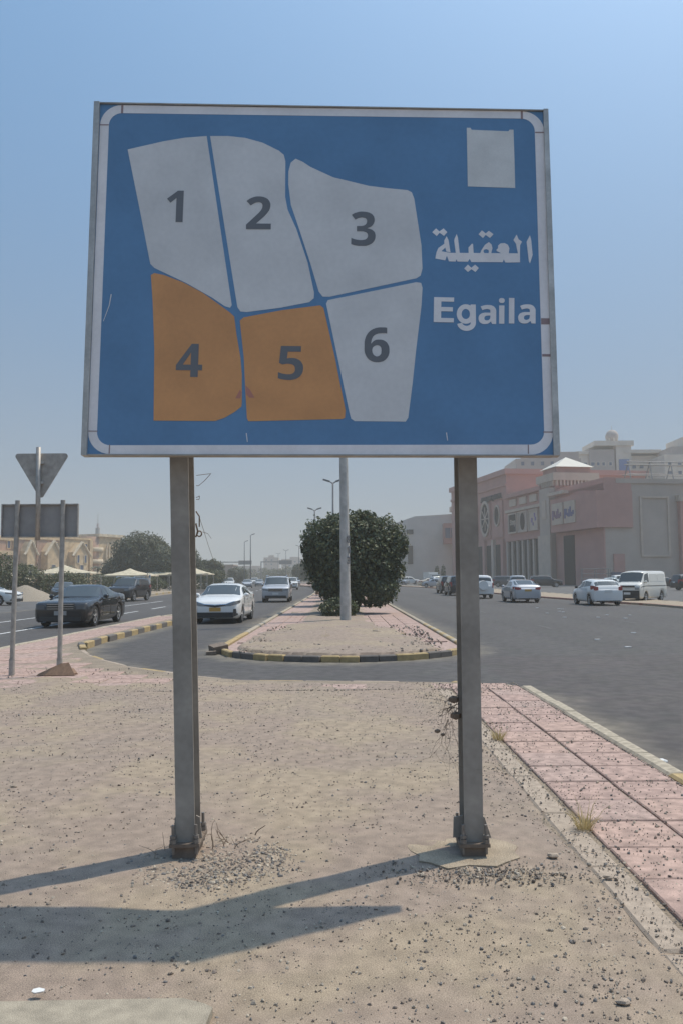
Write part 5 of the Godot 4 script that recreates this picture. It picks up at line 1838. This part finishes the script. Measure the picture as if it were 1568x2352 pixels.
# ---------------------------------------------------------------- small things
func rock_mesh(sd: int) -> ArrayMesh:
	var r := RandomNumberGenerator.new()
	r.seed = sd
	var s := st0()
	var pts := {}
	var n := 6
	for i in n:
		for j in 4:
			var q := []
			for w in [[0, 0], [0, 1], [1, 1], [1, 0]]:
				var key := "%d_%d" % [(i + w[0]) % n if not (j + w[1]) in [0, 4] else 0, j + w[1]]
				if not pts.has(key):
					var az: float = TAU * (i + w[0]) / n
					var el: float = PI * (j + w[1]) / 4.0 - PI / 2
					pts[key] = Vector3(cos(az) * cos(el), sin(el) * 0.7, -sin(az) * cos(el)) * r.randf_range(0.7, 1.15)
				q.append(pts[key])
			quad(s, q[0], q[1], q[2], q[3])
	s.generate_normals()
	return s.commit()


func gravel(called: String, label: String, count: int, pick: Callable, mesh: Mesh, kind := "stuff") -> void:
	var mm := MultiMesh.new()
	mm.transform_format = MultiMesh.TRANSFORM_3D
	mm.use_colors = true
	mm.mesh = mesh
	mm.instance_count = count
	for k in count:
		var q: Array = pick.call()
		var sz: float = q[1]
		var b := Basis(Vector3(rng.randfn(), rng.randfn(), rng.randfn()).normalized(), rng.randf() * TAU) * Basis.from_scale(Vector3(sz * rng.randf_range(0.7, 1.3), sz * rng.randf_range(0.5, 1.0), sz))
		mm.set_instance_transform(k, Transform3D(b, q[0]))
		var tone: Color = [Color(0.15, 0.125, 0.105), Color(0.20, 0.16, 0.13), Color(0.26, 0.21, 0.165), Color(0.30, 0.26, 0.21), Color(0.17, 0.16, 0.15), Color(0.42, 0.36, 0.28)][rng.randi() % 6]
		mm.set_instance_color(k, tone)
	var o := MultiMeshInstance3D.new()
	o.multimesh = mm
	o.material_override = M.stone
	put(o, called, self)
	o.set_meta("kind", kind)
	tag(o, label, "gravel")


func tuft(x: float, z: float, n: int, h: float, label: String, called := "grass_tuft", m: Material = null) -> void:
	var s := st0()
	for k in n:
		var a := rng.randf() * TAU
		var l := h * rng.randf_range(0.35, 1.0) * (2.2 if rng.randf() < 0.06 else 1.0)
		var lean := rng.randf_range(0.1, 0.9)
		var p := Vector3(cos(a), 0, sin(a)) * rng.randf() * 0.05
		var d := Vector3(cos(a) * lean, 1, sin(a) * lean).normalized()
		var side := d.cross(Vector3(rng.randfn(), 0, rng.randfn())).normalized() * 0.0016
		var q := p + d * l * 0.6
		var e := q + (d + Vector3(cos(a), -0.5, sin(a)) * 0.4).normalized() * l * 0.4
		quad(s, p - side, q - side, q + side, p + side)
		tri(s, q - side, e, q + side)
	var o := done(called, s, m if m else M.dry)
	o.position = P(x, 0, z)
	tag(o, label, "grass" if called == "grass_tuft" else "dry plant", "dry tufts" if called == "grass_tuft" else "")


func twigs(s: SurfaceTool, p: Vector3, d: Vector3, l: float, r: float, depth: int, sag := 0.0) -> void:
	var pts := [p]
	var q := p
	var dir := d.normalized()
	for k in 5:
		dir = (dir + Vector3(rng.randfn(), rng.randfn() - sag, rng.randfn()) * 0.28).normalized()
		q += dir * l / 5
		pts.append(q)
		if depth > 0 and rng.randf() < 0.55:
			twigs(s, q, dir + Vector3(rng.randfn(), rng.randfn(), rng.randfn()) * 0.8, l * 0.5, r * 0.7, depth - 1, sag)
	tube(s, pts, r, r * 0.5, 4)


func small_things() -> void:
	var top := func(x: float, z: float) -> float:
		return 0.004 + nz(x, z, 0.6) * 0.016
	var rk := rock_mesh(4)
	# loose chippings over the bare dirt, thicker along the edging and round the post feet
	gravel("gravel", "dark chippings strewn over the bare dirt round the sign", 22000, func() -> Array:
		var z := 1.6 + pow(rng.randf(), 1.25) * 10.5
		var x := rng.randf_range(-0.62, 0.46) * maxf(z, 2.4)
		var w := rng.randf()
		if w < 0.07:
			x = 1.08 + rng.randfn() * 0.14
		elif w < 0.13:
			x = 1.40 + rng.randfn() * 0.16
		elif w < 0.17:
			x = rng.randf_range(-0.2, 1.4)
			z = 1.6 + rng.randf() * 2.6
		x = clampf(x, -7.0, 2.45)
		if nz(x + 3, z - 8, 0.8) < -0.1 and rng.randf() < 0.7:
			x += rng.randfn() * 0.5
		x = clampf(x, -7.0, 2.45)
		var y: float = top.call(x, z) if x < 1.28 else 0.008
		return [P(x, y + 0.001, z), 0.0026 + 0.0003 * z + pow(rng.randf(), 6.0) * 0.009], rk)
	gravel("gravel", "heap of grey chippings round the foot of the left post", 3200, func() -> Array:
		var a := rng.randf() * TAU
		var r := sqrt(rng.randf())
		var x := -0.72 + cos(a) * r * 0.42 + rng.randfn() * 0.04
		var z := 4.62 + sin(a) * r * 0.42 + rng.randfn() * 0.04
		return [P(x, top.call(x, z) + 0.012 * (1 - r), z), 0.004 + pow(rng.randf(), 3.5) * 0.011], rock_mesh(9))
	gravel("gravel", "grey chippings round the foot of the right post", 900, func() -> Array:
		var x := 0.72 + rng.randfn() * 0.26
		var z := 4.38 + rng.randfn() * 0.09
		return [P(x, top.call(x, z) + 0.01, z), 0.0035 + pow(rng.randf(), 4.0) * 0.009], rk)
	gravel("gravel", "loose stones and rubble on the median's bare nose", 2200, func() -> Array:
		var x := rng.randf_range(-2.2, 2.3)
		var z := rng.randf_range(17.0, 26.0)
		return [P(x, 0.03, z), 0.006 + pow(rng.randf(), 5.0) * 0.04], rk)
	gravel("gravel", "loose grit on the tiles by the turning lane", 1600, func() -> Array:
		var x := rng.randf_range(-6.5, 2.3)
		var z := rng.randf_range(11.3, 14.5)
		if not Geometry2D.is_point_in_polygon(Vector2(x - 0.3, z + 0.5), ISLE):
			z = 11.4
		return [P(x, 0.008, z), 0.004 + pow(rng.randf(), 4.0) * 0.013], rk)
	# single larger stones
	var stones := [[0.99, 3.07, 0.02, "grey stone alone near the bottom right corner"], [-2.62, 6.37, 0.03, "dark stone at the left edge in the dirt"], [-2.42, 6.22, 0.018, "small dark stone right of the one at the left edge"], [1.13, 4.62, 0.026, "dark stone right of the right post's footing"], [1.33, 4.3, 0.02, "reddish stone on the concrete edging below the larger grass tuft"], [0.93, 22.6, 0.13, "flat broken slab lying on the median's nose"], [-0.36, 16.6 + 4, 0.08, "small rubble lump in the middle of the median's nose"]]
	for q in stones:
		var o := MeshInstance3D.new()
		o.mesh = rk
		o.material_override = M.edging
		put(o, "stone", self)
		o.transform = Transform3D(Basis(Vector3.UP, rng.randf() * 6).scaled(Vector3(q[2] * 1.5, q[2] * 0.8, q[2])), P(q[0], 0.012 + q[2] * 0.3, q[1]))
		tag(o, q[3], "stone")
	# litter
	var s := st0()
	prism(s, [V2(-0.03, -0.012), V2(-0.01, -0.02), V2(0.03, -0.01), V2(0.034, 0.006), V2(0.0, 0.016), V2(-0.028, 0.006)], Transform3D(Basis(Vector3.RIGHT, -1.3), Vector3.ZERO), 0.006)
	var l := done("litter", s, M.patch)
	l.scale = Vector3.ONE * 0.72
	l.position = P(-1.13, 0.018, 3.18)
	tag(l, "scrap of white paper lying near the bottom left corner", "litter")
	s = st0()
	cyl(s, Vector3(-0.07, 0.03, 0), Vector3(0.05, 0.03, 0), 0.03, 0.028, 10)
	cyl(s, Vector3(0.05, 0.03, 0), Vector3(0.09, 0.03, 0), 0.026, 0.012, 10)
	l = done("litter", s, M.patch)
	l.position = P(2.74, ROAD, 7.35)
	l.rotation.y = 0.3
	tag(l, "pale crushed bottle on the asphalt by the right kerb", "litter")
	# concrete pads
	s = st0()
	plate(s, [V2(-1.9, 3.075), V2(-1.231, 3.081), V2(-0.581, 3.096), V2(-0.50, 3.06), V2(-0.463, 3.03), V2(-0.471, 2.9), V2(-0.46, 2.2), V2(-1.9, 2.2)], 0.03, 0.1)
	var c := done("concrete_pad", s, M.concrete)
	tag(c, "flat pale concrete slab at the bottom left corner", "slab")
	s = st0()
	plate(s, [V2(0.37, 4.72), V2(0.355, 4.80), V2(0.39, 4.885), V2(0.52, 4.90), V2(0.634, 4.938), V2(0.76, 4.91), V2(0.86, 4.925), V2(0.93, 4.87), V2(0.975, 4.79), V2(0.94, 4.70), V2(0.95, 4.60), V2(0.86, 4.53), V2(0.80, 4.47), V2(0.66, 4.49), V2(0.54, 4.44), V2(0.46, 4.53), V2(0.40, 4.56), V2(0.41, 4.65)], 0.017, 0.1)
	c = done("concrete_pad", s, M.sand)
	tag(c, "rough pale concrete footing round the base of the right post", "footing")
	# grass and weeds
	tuft(1.455, 7.9, 110, 0.13, "small dry grass tuft on the edging, the farther of two")
	tuft(1.455, 5.14, 120, 0.155, "larger dry grass tuft with two tall stalks on the edging")
	tuft(-0.4, 20.6, 60, 0.22, "dry grass clump in the middle of the median's nose")
	tuft(0.95, 22.8, 50, 0.22, "dry grass clump right of the lamp pole on the median's nose")
	tuft(1.6, 22.0, 40, 0.18, "dry grass clump farthest right on the median's nose")
	s = st0()
	for k in 5:
		twigs(s, Vector3(0.05 + rng.randfn() * 0.07, 0, rng.randfn() * 0.06), Vector3(rng.randfn() * 0.4, 1, rng.randfn() * 0.3), 0.12, 0.003, 1)
	twigs(s, Vector3(0.2, 0.02, -0.15), Vector3(0.3, 1, 0), 0.1, 0.004, 0)
	var w := done("dead_weed", s, M.twig)
	w.position = P(-0.72, 0.0, 4.86)
	tag(w, "dead brown weed standing at the foot of the left post", "dry plant")
	s = st0()
	for k in 3:
		twigs(s, Vector3(rng.randfn() * 0.02, 0, rng.randfn() * 0.04), Vector3(-0.2, 1, 0.1), 0.12, 0.0018, 0)
	w = done("dead_weed", s, M.twig)
	w.position = P(-1.02, 0.0, 4.72)
	tag(w, "thin dead weed stalks left of the left post's foot", "dry plant")
	# dry creepers caught on the posts
	s = st0()
	for k in 7:
		twigs(s, Vector3(0.0, rng.randf_range(-0.05, 0.04), 0), Vector3(-1.0, rng.randf_range(-0.3, 0.3), rng.randfn() * 0.2), rng.randf_range(0.10, 0.17), 0.0017, 2, 0.6)
	for k in 5:
		twigs(s, Vector3(-0.03 - rng.randf() * 0.04, -0.1, 0), Vector3(-0.1, -1, 0), rng.randf_range(0.22, 0.36), 0.0012, 1, 0.4)
	for q in [[-0.03, 0.01, 0.028], [-0.02, -0.08, 0.03], [-0.125, -0.165, 0.016], [-0.095, -0.185, 0.012]]:
		ball(s, Vector3(q[0], q[1], 0), Vector3(q[2] * 1.2, q[2] * 0.8, q[2]), 6)
	w = done("dry_creeper", s, M.twig)
	w.position = Vector3(0.655, 0.83, -4.74)
	tag(w, "tangle of dry creeper hanging on the left side of the right post", "dry plant")
	s = st0()
	tube(s, [Vector3(0, 0.26, 0), Vector3(0.04, 0.265, 0), Vector3(0.085, 0.27, 0), Vector3(0.05, 0.23, 0), Vector3(0.015, 0.2, 0), Vector3(0, 0.2, 0)], 0.0016, 0.0016, 4)
	tube(s, [Vector3(0, 0.13, 0), Vector3(0.02, 0.14, 0), Vector3(0.018, 0.12, 0), Vector3(0.0, 0.12, 0)], 0.0018, 0.0018, 4)
	tube(s, [Vector3(0, 0.05, 0), Vector3(0.02, 0.02, 0), Vector3(0.02, -0.04, 0)], 0.004, 0.004, 5)
	for k in 12:
		var a0 := TAU * k / 12
		var a1 := TAU * (k + 1) / 12
		tube(s, [Vector3(0.02 + cos(a0) * 0.014, -0.08 + sin(a0) * 0.016, 0), Vector3(0.02 + cos(a1) * 0.014, -0.08 + sin(a1) * 0.016, 0)], 0.004, 0.004, 4)
	tube(s, [Vector3(0.015, 0.03, 0), Vector3(0.045, -0.06, 0), Vector3(0.07, -0.14, 0), Vector3(0.115, -0.27, 0)], 0.0015, 0.001, 4)
	tube(s, [Vector3(0.04, -0.07, 0), Vector3(0.07, -0.08, 0), Vector3(0.09, -0.11, 0)], 0.0015, 0.001, 4)
	tube(s, [Vector3(0.0, -0.02, 0), Vector3(0.012, -0.07, 0), Vector3(0.0, -0.1, 0)], 0.005, 0.005, 5)
	w = done("loose_wire", s, M.twig)
	w.position = Vector3(-0.842, 1.87, -4.78)
	tag(w, "loops of thin loose wire on the right side of the left post, under the panel", "wire")
	# median odds and ends
	var o := thing("pipe_barrier", "low rusty pipe barrier with one upright at the median's left edge", "barrier", P(-2.3, 0, 77))
	s = st0()
	cyl(s, Vector3(0, 0, 0), Vector3(0, 0.75, 0), 0.16, 0.14, 10)
	done("upright", s, M.rust, o)
	s = st0()
	cyl(s, Vector3(0, 0.75, 0), Vector3(-2.0, 0.75, -6), 0.05, 0.05, 8)
	done("rail", s, M.rust, o)
	s = st0()
	box(s, Vector3(0, -0.03, 0), Vector3(0.34, 0.26, 0.3), Basis(Vector3(0.3, 1, 0.2).normalized(), 0.6))
	box(s, Vector3(-0.12, -0.08, 0.28), Vector3(0.22, 0.12, 0.2), Basis(Vector3(0.1, 1, 0.4).normalized(), 0.2))
	l = done("broken_kerb", s, M.steel_rust)
	l.position = P(-2.72, -0.02, 18.4)
	tag(l, "broken loose kerb block at the left corner of the median's nose", "kerb block")
	# sand heap and a small sign by the left car park
	var sh := grid("sand_heap", steps(-28.5, -20.5, 0.25), steps(63, 69, 0.25), func(x: float, z: float):
		var d := Vector2((x + 25.2) / 3.4, (z - 66) / 2.6).length()
		return [P(x, -0.2 + 1.35 * maxf(1 - d, 0.0) + nz(x, z, 0.8) * 0.1 * maxf(1 - d, 0.0), z), Color(0.40, 0.34, 0.26)], M.dirt)
	tag(sh, "heap of pale sand beside the hedge on the left", "sand heap")
	o = thing("parking_sign", "narrow white and blue sign on a thin pole right of the tallest carport", "sign", P(-22.0, 0, 94))
	s = st0()
	cyl(s, Vector3.ZERO, Vector3(0, 2.3, 0), 0.05, 0.05, 8)
	done("pole", s, M.galv, o)
	s = st0()
	box(s, Vector3(0.18, 1.55, 0.06), Vector3(0.36, 1.0, 0.03))
	done("board", s, M.sign_white, o)
	s = st0()
	box(s, Vector3(0.24, 1.85, 0.08), Vector3(0.2, 0.3, 0.02))
	done("symbol", s, M.sign_blue, o)
